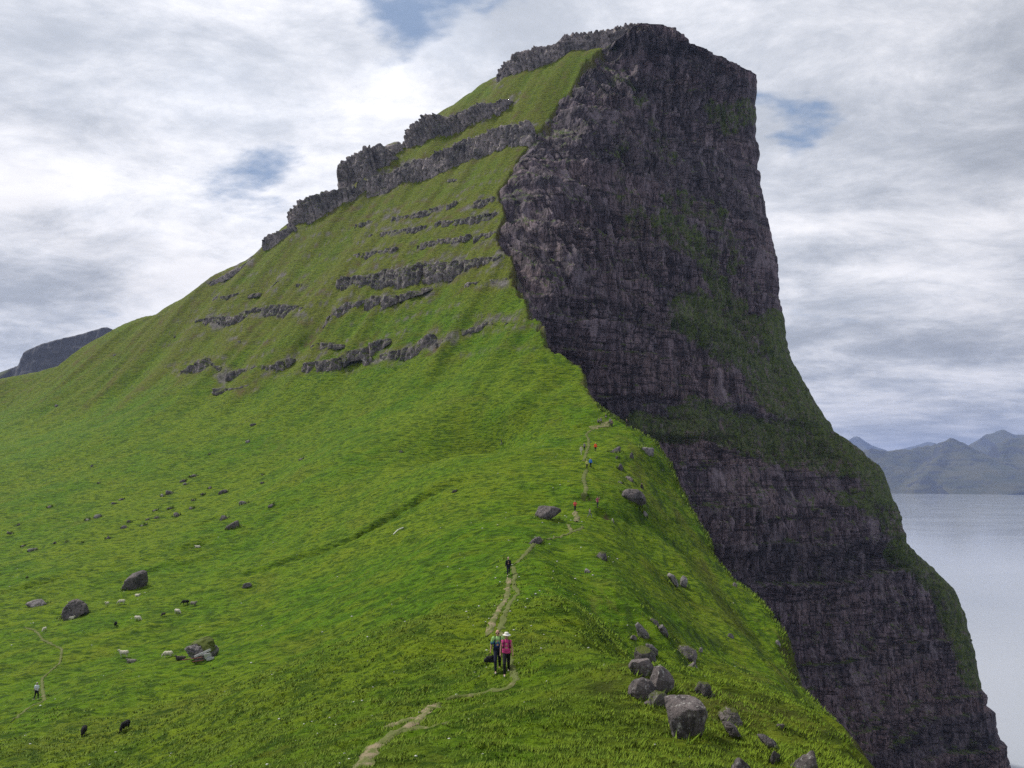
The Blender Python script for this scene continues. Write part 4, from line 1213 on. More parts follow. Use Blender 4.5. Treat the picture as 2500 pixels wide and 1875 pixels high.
shaped_boulder(z5((425, 1030), (470, 975), (540, 955), (600, 975), (630, 1030), (615, 1100), (560, 1125), (490, 1100), (440, 1070)), "grey boulder at the lower left of the pile, under the angular one", BOULDER, 25, 0.9, planes=9, cut=0.76)
shaped_boulder(z5((712, 1085), (740, 1050), (820, 1040), (910, 1045), (965, 1075), (1005, 1150), (1035, 1225), (1005, 1275), (998, 1385), (955, 1415), (850, 1400), (780, 1345), (745, 1230), (725, 1140)), "biggest boulder, grey and steep-faced, lowest of the pile", BOULDER, 43, 0.85, foot=(1690, 1797), planes=8, cut=0.70, rough=0.035)
shaped_boulder(z5((585, 1100), (640, 1060), (720, 1078), (750, 1150), (700, 1190), (620, 1165)), "low dark stone wedged between the middle and the biggest boulder", BOULDER_TURF, 61, 1.0, planes=8, cut=0.74)
shaped_boulder(z5((560, 690), (610, 700), (650, 740), (640, 790), (600, 800), (570, 750)), "narrow slab leaning on the turf-capped boulder", BOULDER_PALE, 62, 0.8, sub=4, planes=8, cut=0.75)
shaped_boulder(z5((878, 875), (930, 835), (962, 875), (968, 945), (925, 935), (890, 905)), "narrow grey stone below the lone round boulder", BOULDER, 27, 0.9, planes=7)
shaped_boulder(z5((942, 1045), (985, 985), (1045, 995), (1065, 1055), (1105, 1105), (1060, 1115), (990, 1122)), "broken brown rock right of the biggest boulder's top", BOULDER_TURF, 28, 0.9, planes=8, rough=0.10)
boulder(1742, 1708, 20, 14, "small reddish stone at the right end of the broken rock", BOULDER_TURF, seed=29)
shaped_boulder(z5((1125, 1235), (1185, 1180), (1250, 1195), (1285, 1270), (1275, 1312), (1200, 1312), (1150, 1275)), "turf-topped broken outcrop right of the biggest boulder", BOULDER_TURF, 30, 0.9, planes=8, rough=0.10)
shaped_boulder(z5((1150, 1300), (1205, 1292), (1250, 1325), (1292, 1400), (1285, 1430), (1240, 1425), (1185, 1355)), "pointed grey stone at the foot of the turf-topped outcrop", BOULDER, 31, 0.9, planes=8, rough=0.08)
shaped_boulder(z5((1430, 1400), (1480, 1398), (1560, 1445), (1582, 1500), (1525, 1512), (1462, 1455)), "grey stone low on the slope towards the cliff edge", BOULDER, 32, 0.9, planes=7)
boulder(1893, 1866, 26, 36, "brownish stone below the low grey stone", BOULDER_TURF, seed=33)
boulder(1816, 1895, 60, 44, "grey rounded stone cut by the bottom of the picture", BOULDER, seed=34)
boulder(1968, 1885, 66, 52, "broad grey stone at the bottom beside the cliff edge", BOULDER, seed=35)
boulder(1908, 1780, 20, 14, "small half-buried grey stone above the low grey stone", BOULDER, seed=36)
boulder(1654, 1783, 30, 26, "small grey stone wedged below the biggest boulder", BOULDER, seed=37)
boulder(1584, 1724, 22, 14, "small grey stone under the lower left boulder", BOULDER, seed=38)
boulder(1784, 1557, 14, 12, "white stone on the crease of the sea-facing slope", BOULDER_PALE, seed=39)
boulder(1711, 1588, 9, 8, "little white stone right of the lone round boulder", BOULDER_PALE, sub=3)
boulder(1838, 1598, 8, 7, "little brown stone far down the sea-facing slope", BOULDER_TURF, sub=3)
boulder(1900, 1575, 12, 14, "pale stone on the lip of the cliff", BOULDER_PALE, sub=3)
# left hollow
shaped_boulder(z7((790, 490), (800, 460), (822, 440), (825, 405), (850, 385), (910, 365), (940, 375), (945, 430), (935, 470), (890, 490), (830, 498)), "tall dark boulder standing alone on the left grass", BOULDER, 51, 0.8, planes=9, cut=0.75, rough=0.08)
shaped_boulder(z7((390, 665), (410, 620), (440, 580), (475, 555), (515, 570), (550, 610), (562, 630), (520, 650), (470, 672), (420, 682)), "dark pointed boulder with sheep resting at its foot", BOULDER, 52, 0.8, planes=9, cut=0.75, rough=0.08)
boulder(85, 1480, 44, 18, "pale flat boulder sunk in a grass bank at the left", BOULDER_PALE, seed=53, facets=8)
boulder(565, 1290, 36, 17, "slanting pale slab on the left slope", BOULDER, seed=54, tilt=-0.35, deep=0.5)
boulder(545, 1268, 22, 11, "dark stone above the slanting slab", BOULDER, seed=55)
boulder(603, 1434, 20, 14, "slanting narrow stone in the middle of the grass", BOULDER_PALE, seed=56, tilt=-0.5, deep=0.5)
boulder(1110, 1203, 12, 9, "lone grey stone at the upper end of the long ditch", BOULDER, seed=57)
stones = [(431, 1260, 22, 14), (236, 1264, 20, 13), (301, 1290, 18, 11), (260, 1316, 15, 12), (76, 1346, 26, 12), (54, 1335, 13, 7), (414, 1206, 24, 14), (396, 1212, 12, 10), (470, 1164, 24, 10), (446, 1176, 18, 9), (452, 1183, 14, 8),
          (543, 1204, 24, 14), (511, 1193, 11, 9), (594, 1231, 26, 13), (381, 1266, 14, 9), (358, 1270, 12, 8), (467, 1243, 14, 9), (494, 1208, 12, 7), (470, 1223, 15, 8), (295, 1221, 14, 8), (277, 1231, 13, 8), (120, 1239, 15, 7),
          (211, 1271, 16, 7), (315, 1275, 13, 8), (23, 1303, 15, 9), (604, 1080, 13, 9), (618, 1038, 17, 7), (735, 1122, 15, 7), (979, 1104, 12, 6), (661, 1236, 17, 9), (414, 1243, 16, 7), (378, 1247, 13, 6), (224, 1139, 8, 8), (134, 993, 18, 10),
          (280, 868, 10, 7), (428, 823, 10, 5), (240, 1180, 8, 5), (65, 1412, 9, 8), (510, 1110, 8, 6), (45, 1282, 10, 6), (133, 1327, 9, 7), (200, 1326, 8, 5), (160, 1325, 9, 4), (345, 1285, 9, 6), (640, 1180, 10, 6), (640, 1160, 8, 4), (355, 1281, 9, 5)]
stone_protos = []
for i, (px, py, w, h) in enumerate(stones):
    o = boulder(px, py, w * 0.85, h * 0.75, ("small pale lichen-spotted stone scattered on the left slope" if i % 3 == 1 else "small dark grey stone scattered on the left slope"), BOULDER_PALE if i % 3 == 1 else BOULDER, seed=600 + i, sub=3, deep=0.7, sink=0.7, group="stones scattered on the left slope", name="stone", cat="stone")

# ------------------------------------------------------------------ worn paths
def make_path_mat(name, bare):
    m, nt, b = new_mat(name)
    p = pos_node(nt)
    n1 = noise_node(nt, p, 1.6, 6, 0.65, 0.3); n2 = noise_node(nt, p, 7.0, 5, 0.7)
    c = mix_node(nt, n2, (0.15, 0.12, 0.07), (0.275, 0.225, 0.14))
    g = mix_node(nt, n2, (0.060, 0.082, 0.018), (0.13, 0.145, 0.04))
    c = mix_node(nt, smooth_node(nt, n1, bare - 0.08, bare + 0.08), c, g)
    nt.links.new(c, b.inputs['Base Color']); b.inputs['Roughness'].default_value = 0.95
    add_bump(nt, b, n2, 0.6, 0.06)
    return m
DIRT = make_path_mat("path_dirt", 0.475); WORN = make_path_mat("path_worn_grass", 0.37)

def path(label, poly, width, mat, seed=0, lift=0.07):
    p = resample(poly, 60)
    h, ok = ray_hit_fine(p[:, 0], p[:, 1])
    good = ok & (h[:, 1] < 300)
    h = h[good]
    # ignore jumps
    L = np.concatenate([[0], np.cumsum(np.hypot(np.diff(h[:, 0]), np.diff(h[:, 1])))])
    n = int(max(30, L[-1] / 0.14)); q = np.linspace(0, L[-1], n)
    x = np.interp(q, L, h[:, 0]); y = np.interp(q, L, h[:, 1])
    k = np.ones(9) / 9
    x = np.convolve(np.pad(x, 4, mode='edge'), k, 'valid'); y = np.convolve(np.pad(y, 4, mode='edge'), k, 'valid')
    dx = np.gradient(x); dy = np.gradient(y); ln = np.maximum(np.hypot(dx, dy), 1e-6)
    nx_, ny_ = -dy / ln, dx / ln
    ww = width * 1.25 * (0.75 + 0.55 * fbm(q / 1.1, q * 0 + seed, seed=seed + 400, octaves=3)) * sstep(0, 0.03, q / L[-1]) * sstep(1, 0.97, q / L[-1]) + 0.05
    wl = ww * (1 + 0.7 * vnoise(q / 0.55, q * 0, seed=seed + 401)); wr = ww * (1 + 0.7 * vnoise(q / 0.55, q * 0 + 5, seed=seed + 402))
    rows = np.linspace(-1, 1, 7)
    V = np.zeros((n, 7, 3))
    for j, r in enumerate(rows):
        o = np.where(r < 0, wl * r, wr * r) * 0.5
        X = x + nx_ * o; Y = y + ny_ * o
        V[:, j, 0] = X; V[:, j, 1] = Y; V[:, j, 2] = hill(X, Y, 0.12) + lift * (1 - r * r * 0.9) 
    me = fast_mesh("footpath", V.reshape(-1, 3), grid_faces(n, 7), True)
    return tag(link("footpath", me, mat), label, kind="structure")
path("bare earth footpath climbing from the bottom of the picture", [(872, 1890), (885, 1872), (911, 1830), (938, 1811), (965, 1792), (1000, 1775), (1035, 1750)], 0.4, DIRT, 1)
path("worn path to the bare patch", [(926, 1783), (983, 1766), (1032, 1751), (1047, 1736), (1077, 1715)], 0.5, DIRT, 2)
path("faint trodden line past the white stone", [(945, 1808), (994, 1785), (1070, 1774), (1095, 1768)], 0.3, WORN, 3)
path("faint trodden line to the couple", [(1077, 1715), (1107, 1706), (1171, 1696), (1243, 1682), (1262, 1668), (1252, 1640), (1240, 1600), (1222, 1540)], 0.24, WORN, 4)
path("bare path left of the walkers", [(1188, 1560), (1205, 1514), (1220, 1484), (1237, 1461), (1243, 1420), (1237, 1410)], 0.42, DIRT, 5)
path("worn path right of the walkers", [(1216, 1550), (1222, 1533), (1235, 1495), (1247, 1468), (1268, 1448), (1254, 1432), (1258, 1403), (1251, 1384)], 0.36, WORN, 6)
path("thin path climbing to the low slab", [(1251, 1384), (1270, 1367), (1290, 1345), (1304, 1328), (1324, 1319), (1330, 1316)], 0.4, WORN, 7)
path("thin path to the red hiker", [(1330, 1318), (1367, 1311), (1391, 1301), (1405, 1296), (1418, 1292), (1424, 1286)], 0.4, WORN, 8)
path("short bare path fork", [(1396, 1299), (1390, 1288), (1387, 1280)], 0.5, DIRT, 9)
path("bare path below the red hiker", [(1406, 1274), (1410, 1263), (1404, 1256), (1403, 1249)], 0.7, DIRT, 10)
path("trodden grass climbing the ridge", [(1420, 1222), (1428, 1208), (1431, 1190), (1425, 1175), (1426, 1159), (1434, 1146)], 0.7, WORN, 11)
path("trodden grass near the top of the ridge", [(1424, 1127), (1430, 1108), (1437, 1090), (1437, 1072), (1430, 1061), (1444, 1049)], 0.6, WORN, 12)
path("bare earth patch at the top of the ridge", [(1440, 1047), (1455, 1042), (1470, 1040), (1490, 1041)], 2.4, DIRT, 13, 0.12)
path("faint path in the left hollow", [(57, 1531), (87, 1540), (105, 1563), (151, 1585), (147, 1619), (102, 1657), (104, 1690), (109, 1713), (75, 1725), (23, 1766)], 0.26, WORN, 14)

# ------------------------------------------------------------------ grass blades on the near ground, white flecks in the turf
def make_blade_mat():
    m, nt, b = new_mat("grass_blade")
    r = attr_node(nt, 'hue')
    c = mix_node(nt, r, (0.090, 0.178, 0.007), (0.190, 0.262, 0.015))
    nt.links.new(c, b.inputs['Base Color']); b.inputs['Roughness'].default_value = 0.7
    b.inputs['Specular IOR Level'].default_value = 0.15
    # blades pass light through: shade them mostly like the turf they stand in
    g = nt.nodes.new('ShaderNodeNewGeometry')
    a = nt.nodes.new('ShaderNodeVectorMath'); a.operation = 'MULTIPLY_ADD'
    nt.links.new(g.outputs['Normal'], a.inputs[0]); a.inputs[1].default_value = (0.28, 0.28, 0.1); a.inputs[2].default_value = (0, 0, 0.9)
    nz = nt.nodes.new('ShaderNodeVectorMath'); nz.operation = 'NORMALIZE'
    nt.links.new(a.outputs[0], nz.inputs[0]); nt.links.new(nz.outputs[0], b.inputs['Normal'])
    return m
def grass_blades(ntuft, blades, seed):
    rng = np.random.RandomState(seed)
    y = np.exp(rng.uniform(math.log(13.5), math.log(95.0), ntuft))
    t = rng.uniform(-0.72, 0.55, ntuft)
    x = t * y
    s = edge_fall(x, y)
    # tussocks: more blades where the pattern is high
    clump = fbm(x / 1.1, y / 0.8, seed=500, octaves=2) + 0.5 * fbm(x / 6, y / 6, seed=501, octaves=2)
    keep = (s < -0.5) & (rng.uniform(-0.55, 0.5, ntuft) + 1.1 * sstep(45, 95, y) < clump)
    x, y, clump = x[keep], y[keep], clump[keep]
    z = hill(x, y, 0.12)
    n = len(x)
    k = np.clip(y / 30, 0.8, 2.2)
    V = np.zeros((n, blades, 3, 3)); hue = np.zeros((n, blades, 3))
    base_h = (0.045 + 0.05 * np.clip(clump + 0.3, 0, 1)) * (0.8 + 0.3 * k)
    for j in range(blades):
        a = rng.uniform(0, 2 * math.pi, n); rr = rng.uniform(0, 0.10, n) * k
        bx_ = x + np.cos(a) * rr; by_ = y + np.sin(a) * rr
        hgt = base_h * rng.uniform(0.6, 1.4, n)
        w = rng.uniform(0.010, 0.020, n) * k
        th = rng.uniform(0, 2 * math.pi, n); ln = rng.uniform(0.4, 1.3, n) * hgt
        wind = 0.25 * hgt
        V[:, j, 0] = np.stack([bx_ - np.cos(th) * w, by_ - np.sin(th) * w, z - 0.03], -1)
        V[:, j, 1] = np.stack([bx_ + np.cos(th) * w, by_ + np.sin(th) * w, z - 0.03], -1)
        V[:, j, 2] = np.stack([bx_ + np.sin(th) * ln + wind, by_ - np.cos(th) * ln, z + hgt], -1)
        h0 = np.clip(0.45 + 0.55 * clump + rng.normal(0, 0.18, n), 0, 1)
        hue[:, j, 0] = h0 * 0.9; hue[:, j, 1] = h0 * 0.9; hue[:, j, 2] = h0
    V = V.reshape(-1, 3); F = np.arange(len(V)).reshape(-1, 3)
    me = fast_mesh("grass", V, F, False, {'hue': hue.reshape(-1)})
    return tag(link("grass", me, make_blade_mat()), "short tufted green grass on the near ground", "grass", kind="stuff")
grass_blades(130000, 6, 3)

def brink_grass(n, seed):
    """long uncut grass hanging over the lip of the cliff"""
    rng = np.random.RandomState(seed)
    L = np.concatenate([[0], np.cumsum(np.hypot(*np.diff(EDGE[:, :2], axis=0).T))])
    q = rng.uniform(0, L[-1] * 0.86, n)
    x = np.interp(q, L, EDGE[:, 0]) + rng.uniform(-1.2, 1.0, n); y = np.interp(q, L, EDGE[:, 1]) + rng.normal(0, 0.5, n)
    keep = (y > 40) & (y < 200); x = x[keep]; y = y[keep]; n = len(x)
    # the same uncut grass where sheep cannot reach, round the feet of the stones
    for fx, fy, rw, rd, fh in FEET:
        if fy > 260: continue
        m_ = int(np.clip(140 * rw / max(fy / 40, 0.6), 12, 420))
        th = rng.uniform(0, 2 * math.pi, m_); rr = rng.uniform(0.72, 1.12, m_)
        x = np.concatenate([x, fx + np.cos(th) * rw * rr]); y = np.concatenate([y, fy + np.sin(th) * rd * rr])
    n = len(x)
    z = hill(x, y, 0.3)
    a = rng.uniform(0, 6.28, n); hgt = rng.uniform(0.18, 0.5, n) * np.clip(y / 120, 0.55, 1.6); w = rng.uniform(0.05, 0.12, n) * np.clip(y / 120, 0.3, 1.8)
    V = np.zeros((n, 3, 3))
    V[:, 0] = np.stack([x - np.cos(a) * w, y - np.sin(a) * w, z - 0.1], -1); V[:, 1] = np.stack([x + np.cos(a) * w, y + np.sin(a) * w, z - 0.1], -1)
    V[:, 2] = np.stack([x + rng.uniform(-0.1, 0.4, n), y + rng.uniform(-0.2, 0.2, n), z + hgt], -1)
    h0 = rng.uniform(0.1, 1.0, n); hue = np.stack([h0 * 0.6, h0 * 0.6, h0], 1)
    me = fast_mesh("brink_grass", V.reshape(-1, 3), np.arange(n * 3).reshape(-1, 3), False, {'hue': hue.reshape(-1)})
    return tag(link("brink_grass", me, make_blade_mat()), "long uncut grass on the lip of the cliff and round the stones", "grass", kind="stuff")
brink_grass(30000, 12)

def flecks(n, seed):
    rng = np.random.RandomState(seed)
    y = np.exp(rng.uniform(math.log(17), math.log(190), n)); t = rng.uniform(-0.66, 0.3, n); x = t * y
    # more of them along the path
    m = n // 3
    x[:m] = rng.normal(0, 2.2, m) + np.interp(y[:m], [17, 30, 60, 125], [-3, -0.5, -1, 8])
    keep = edge_fall(x, y) < -2; x = x[keep]; y = y[keep]
    z = hill(x, y, 0.12)
    r = rng.uniform(0.022, 0.055, len(x)) * np.clip(y / 34, 0.8, 2.2)
    v, f = ico(1)
    V = (v[None] * r[:, None, None] * np.array([1.2, 1.0, 0.6])) + np.stack([x, y, z + r * 0.25], -1)[:, None]
    F = f[None] + (np.arange(len(x)) * len(v))[:, None, None]
    m_, nt, b = new_mat("white_fleck"); b.inputs['Base Color'].default_value = (0.55, 0.55, 0.50, 1)
    me = fast_mesh("white_flecks", V.reshape(-1, 3), F.reshape(-1, 3), True)
    tag(link("white_flecks", me, m_), "tiny white flecks of flowers and pebbles in the grass", "flowers", kind="stuff")
flecks(260, 8)
# ------------------------------------------------------------------ flat-coloured cloth, skin, wool
_mats = {}
def plain(name, col, rough=0.8, var=0.18, scale=9.0):
    if name in _mats: return _mats[name]
    m, nt, b = new_mat(name)
    p = nt.nodes.new('ShaderNodeTexCoord').outputs['Object']
    n = noise_node(nt, p, scale, 5, 0.6)
    c = mix_node(nt, n, tuple(v * (1 - var) for v in col), tuple(min(1, v * (1 + var)) for v in col))
    nt.links.new(c, b.inputs['Base Color']); b.inputs['Roughness'].default_value = rough
    add_bump(nt, b, n, 0.4, 0.02)
    _mats[name] = m
    return m
SKIN = plain("skin", (0.46, 0.27, 0.19), 0.6, 0.06)
HAIR_GREY = plain("grey_hair", (0.42, 0.38, 0.34), 0.7)
HAIR_DARK = plain("dark_hair", (0.03, 0.022, 0.018), 0.6)
HAIR_FAIR = plain("fair_hair", (0.36, 0.26, 0.13), 0.7)
BLACK = plain("black_cloth", (0.012, 0.012, 0.016), 0.85)
NAVY = plain("dark_navy_cloth", (0.014, 0.016, 0.035), 0.85)
PINK = plain("pink_cloth", (0.52, 0.045, 0.20), 0.8)
WHITE = plain("off_white_cloth", (0.66, 0.64, 0.58), 0.8)
SHOE = plain("pale_shoe", (0.42, 0.40, 0.36), 0.7)
GREY = plain("grey_cloth", (0.20, 0.20, 0.21), 0.85)
RED = plain("red_cloth", (0.60, 0.045, 0.05), 0.8)
ORANGE = plain("orange_red_cloth", (0.85, 0.085, 0.02), 0.8)
BLUE = plain("blue_cloth", (0.035, 0.19, 0.62), 0.8)
LIME = plain("yellow_green_cloth", (0.50, 0.55, 0.14), 0.8)
CREAM = plain("cream_cloth", (0.50, 0.50, 0.33), 0.8)
OLIVE = plain("dark_green_cloth", (0.045, 0.06, 0.035), 0.85)
BROWNISH = plain("brown_cloth", (0.20, 0.145, 0.11), 0.85)
MAROON = plain("maroon_cloth", (0.34, 0.05, 0.09), 0.85)
PALE_BLUE = plain("pale_blue_shirt", (0.55, 0.60, 0.66), 0.8)

def ridge_shirt():
    m, nt, b = new_mat("green_to_navy_zigzag_shirt")
    tc = nt.nodes.new('ShaderNodeTexCoord'); s = nt.nodes.new('ShaderNodeSeparateXYZ'); nt.links.new(tc.outputs['Object'], s.inputs[0])
    ax = math_node(nt, 'PINGPONG', math_node(nt, 'ADD', s.outputs[0], 1.0), 0.085)
    v = math_node(nt, 'MULTIPLY_ADD', ax, 1.3, s.outputs[2])
    cr_ = nt.nodes.new('ShaderNodeValToRGB')
    k = nt.nodes.new('ShaderNodeMapRange'); k.inputs[1].default_value = 0.95; k.inputs[2].default_value = 1.52
    nt.links.new(v, k.inputs[0]); nt.links.new(k.outputs[0], cr_.inputs[0])
    el = cr_.color_ramp.elements
    cr_.color_ramp.interpolation = 'CONSTANT'
    el[0].position = 0.0; el[0].color = (0.008, 0.010, 0.035, 1)
    el[1].position = 0.30; el[1].color = (0.018, 0.035, 0.14, 1)
    for p_, c_ in ((0.48, (0.045, 0.11, 0.30, 1)), (0.60, (0.11, 0.30, 0.24, 1)), (0.70, (0.30, 0.52, 0.17, 1))):
        e = el.new(p_); e.color = c_
    nt.links.new(cr_.outputs[0], b.inputs['Base Color']); b.inputs['Roughness'].default_value = 0.8
    return m

# ------------------------------------------------------------------ bodies as one skin grown over tapered limbs
def limb(V, F, a, b, ra, rb, seg=12):
    a = np.array(a, float); b = np.array(b, float)
    ax = b - a; L = np.linalg.norm(ax)
    ax = ax / L if L > 1e-6 else np.array([0, 0, 1.0])
    ref = np.array([0, 1.0, 0]) if abs(ax[1]) < 0.9 else np.array([1.0, 0, 0])
    u = np.cross(ax, ref); u /= np.linalg.norm(u); w = np.cross(ax, u)
    th = np.linspace(0, 2 * math.pi, seg, endpoint=False)
    ring = np.cos(th)[:, None] * u + np.sin(th)[:, None] * w
    rows = []
    for k in range(1, 5):
        an = -math.pi / 2 + k * math.pi / 8
        rows.append((a + ax * ra * math.sin(an), ra * math.cos(an)))
    for k in range(5):
        an = k * math.pi / 8 * 0.999
        if k < 4: rows.append((b + ax * rb * math.sin(an), rb * math.cos(an)))
    s0 = len(V)
    V.append(a - ax * ra)
    for c, r in rows:
        V.extend(list(c + ring * r))
    V.append(b + ax * rb)
    n = len(rows)
    for j in range(seg):
        F.append((s0, s0 + 1 + (j + 1) % seg, s0 + 1 + j))
        e = s0 + 1 + (n - 1) * seg
        F.append((e + j, e + (j + 1) % seg, s0 + 1 + n * seg))
    for r in range(n - 1):
        p0 = s0 + 1 + r * seg
        for j in range(seg):
            a_, b_ = p0 + j, p0 + (j + 1) % seg
            F.append((a_, b_, b_ + seg, a_ + seg))

def ball(V, F, c, r):
    """ellipsoid"""
    v, f = ico(3)
    s0 = len(V)
    V.extend(list(v * np.array(r) + np.array(c)))
    F.extend([tuple(int(i) + s0 for i in t) for t in f])

PENDING = []
def grown(name, V, F, mat, parent, voxel, smooth=5):
    me = bpy.data.meshes.new(name)
    me.from_pydata([tuple(v) for v in V], [], F)
    me.update()
    o = link(name, me, mat, parent)
    r = o.modifiers.new("skin", 'REMESH'); r.mode = 'VOXEL'; r.voxel_size = voxel; r.use_smooth_shade = True
    if smooth:
        s = o.modifiers.new("soft", 'SMOOTH'); s.factor = 0.5; s.iterations = smooth
    PENDING.append(o)
    return o

def settle():
    dg = bpy.context.evaluated_depsgraph_get()
    new = [(o, bpy.data.meshes.new_from_object(o.evaluated_get(dg))) for o in PENDING]
    for o, me in new:
        mats = [m for m in o.data.materials]
        o.modifiers.clear(); o.data = me
        if not me.materials:
            for m in mats: me.materials.append(m)
    PENDING.clear()

def person(loc, H, label, shirt, trousers, shoes=None, hair=None, sleeve=0.35, yaw=0.0, stride=0.0, pose='stand', voxel=0.03, hat=None, pack=None, arms=None, fingers=False, glasses=False, group=None, jacket_len=0.0, shorts=False, lean=0.0, slim=1.0):
    root = bpy.data.objects.new("person", None); COL.objects.link(root)
    root.location = loc; root.rotation_euler = (0, 0, yaw)
    root.empty_display_size = 0.2
    tag(root, label, "person", group)
    h = H
    dz = 0.0
    hip_z = 0.52
    knees = [(-0.055, -0.012, 0.285), (0.055, -0.012, 0.285)]; ankles = [(-0.055, 0.012, 0.05), (0.055, 0.012, 0.05)]
    if stride:
        knees = [(-0.05, -0.03 - 0.32 * stride, 0.29), (0.05, 0.02 + 0.10 * stride, 0.285)]
        ankles = [(-0.045, -0.05 - 0.30 * stride, 0.05), (0.05, 0.05 + 0.55 * stride, 0.075)]
    if pose == 'sit':         # on a rock, legs hanging
        dz = -0.46; knees = [(-0.07, -0.22, 0.035), (0.07, -0.21, 0.045)]; ankles = [(-0.075, -0.25, -0.19), (0.08, -0.23, -0.18)]
    if pose == 'ground':      # sitting on the grass, knees up
        dz = -0.46; knees = [(-0.07, -0.20, 0.16), (0.07, -0.20, 0.15)]; ankles = [(-0.07, -0.33, 0.03), (0.07, -0.32, 0.03)]
    if pose == 'crouch':
        dz = -0.30; knees = [(-0.08, -0.17, 0.24), (0.08, -0.14, 0.20)]; ankles = [(-0.07, -0.03, 0.05), (0.07, 0.02, 0.05)]
    ly = lambda z: -lean * max(0.0, z - 0.55)
    def J(x, y, z, upper=True):
        return np.array([x * h * (slim if upper else 1), (y + (ly(z) if upper else 0)) * h, (z + (dz if upper else 0)) * h])
    R = lambda r: r * h
    sh = [J(-0.102, 0, 0.805), J(0.102, 0, 0.805)]
    arms = arms or [[(-0.138, 0.012, 0.645), (-0.150, -0.028, 0.50)], [(0.138, 0.012, 0.645), (0.150, -0.028, 0.50)]]
    el = [J(*arms[0][0]), J(*arms[1][0])]; wr = [J(*arms[0][1]), J(*arms[1][1])]
    hp = [J(-0.048, 0, hip_z), J(0.048, 0, hip_z)]
    kn = [np.array(k) * h for k in knees]; an = [np.array(k) * h for k in ankles]
    if pose in ('crouch',):
        pass
    # skin
    V, F = [], []
    hc = J(0, -0.012, 0.930)
    ball(V, F, hc + np.array([0, 0.006 * h, 0.012 * h]), (R(0.046), R(0.056), R(0.058)))
    ball(V, F, hc + np.array([0, -0.012 * h, -0.028 * h]), (R(0.034), R(0.040), R(0.042)))
    limb(V, F, hc + np.array([0, -0.050 * h, 0.005 * h]), hc + np.array([0, -0.064 * h, -0.014 * h]), R(0.007), R(0.010), 8)
    for s in (-1, 1):
        ball(V, F, hc + np.array([s * 0.046 * h, 0.006 * h, -0.006 * h]), (R(0.008), R(0.013), R(0.019)))
    limb(V, F, J(0, 0.005, 0.885), J(0, 0.008, 0.80), R(0.029), R(0.034))
    limb(V, F, J(-0.06, 0, 0.765), J(0.06, 0, 0.765), R(0.058), R(0.058))
    limb(V, F, J(0, 0, 0.74), J(0, 0, 0.56), R(0.066), R(0.07))
    for i, s in enumerate((-1, 1)):
        limb(V, F, sh[i], el[i], R(0.031), R(0.024)); limb(V, F, el[i], wr[i], R(0.024), R(0.0165))
        fd = wr[i] - el[i]; fd = fd / np.linalg.norm(fd)
        palm = wr[i] + fd * R(0.042)
        if fingers:
            side = np.array([0.0, -1.0, 0.0]); side = side - fd * (side @ fd); side /= np.linalg.norm(side)
            limb(V, F, wr[i], palm + side * R(0.010), R(0.016), R(0.0135)); limb(V, F, wr[i], palm - side * R(0.010), R(0.016), R(0.0135))
            inn = np.cross(fd, side); inn = inn * (-s if inn[0] * s > 0 else s) if False else inn * np.sign(-inn[0] * s + 1e-9)
            for q, (off, ln) in enumerate(((0.019, 0.040), (0.0065, 0.046), (-0.006, 0.043), (-0.018, 0.034))):
                p0 = palm + side * R(off); p1 = p0 + fd * R(ln * 0.55) + inn * R(0.004); p2 = p1 + fd * R(ln * 0.4) + inn * R(0.013)
                limb(V, F, p0, p1, R(0.0056), R(0.0052), 8); limb(V, F, p1, p2, R(0.0052), R(0.0046), 8)
            t0 = wr[i] + fd * R(0.015) + side * R(0.016); t1 = t0 + side * R(0.016) + fd * R(0.018); t2 = t1 + fd * R(0.02) + inn * R(0.006)
            limb(V, F, t0, t1, R(0.0075), R(0.006), 8); limb(V, F, t1, t2, R(0.006), R(0.0052), 8)
        else:
            limb(V, F, wr[i], palm + fd * R(0.035), R(0.018), R(0.013))
        limb(V, F, hp[i], kn[i], R(0.048), R(0.032)); limb(V, F, kn[i], an[i], R(0.032), R(0.02))
        limb(V, F, an[i], an[i] + np.array([0, -0.05 * h, -0.022 * h]), R(0.02), R(0.018))
    body = grown("body", V, F, SKIN, root, voxel * 0.62 if not fingers else voxel * 0.62, 3)
    # top
    V, F = [], []
    limb(V, F, J(-0.066, 0, 0.775), J(0.066, 0, 0.775), R(0.062), R(0.062))
    limb(V, F, J(-0.045, 0.0, 0.70), J(0.045, 0.0, 0.70), R(0.070), R(0.070))
    limb(V, F, J(-0.036, -0.004, 0.60), J(0.036, -0.004, 0.60), R(0.072), R(0.072))
    low = 0.545 - jacket_len
    limb(V, F, J(-0.040, 0, low), J(0.040, 0, low), R(0.074), R(0.074))
    limb(V, F, J(0, 0.006, 0.825), J(0, 0.006, 0.80), R(0.042), R(0.055))
    for i in (0, 1):
        if sleeve > 0:
            e1 = sh[i] + (el[i] - sh[i]) * min(1, sleeve * 2)
            limb(V, F, sh[i], e1, R(0.043), R(0.036))
            if sleeve > 0.5:
                limb(V, F, el[i], el[i] + (wr[i] - el[i]) * min(0.95, (sleeve - 0.5) * 2), R(0.034), R(0.026))
        else:
            ball(V, F, sh[i], (R(0.036),) * 3)
    grown("top", V, F, shirt, root, voxel)
    # trousers
    V, F = [], []
    limb(V, F, J(-0.035, 0, 0.555), J(0.035, 0, 0.555), R(0.073), R(0.073))
    limb(V, F, J(-0.042, 0.004, 0.52), J(0.042, 0.004, 0.52), R(0.072), R(0.072))
    for i in (0, 1):
        limb(V, F, hp[i], kn[i], R(0.060), R(0.042))
        if not shorts: limb(V, F, kn[i], an[i] + (kn[i] - an[i]) * 0.06, R(0.042), R(0.031))
    grown("trousers", V, F, trousers, root, voxel)
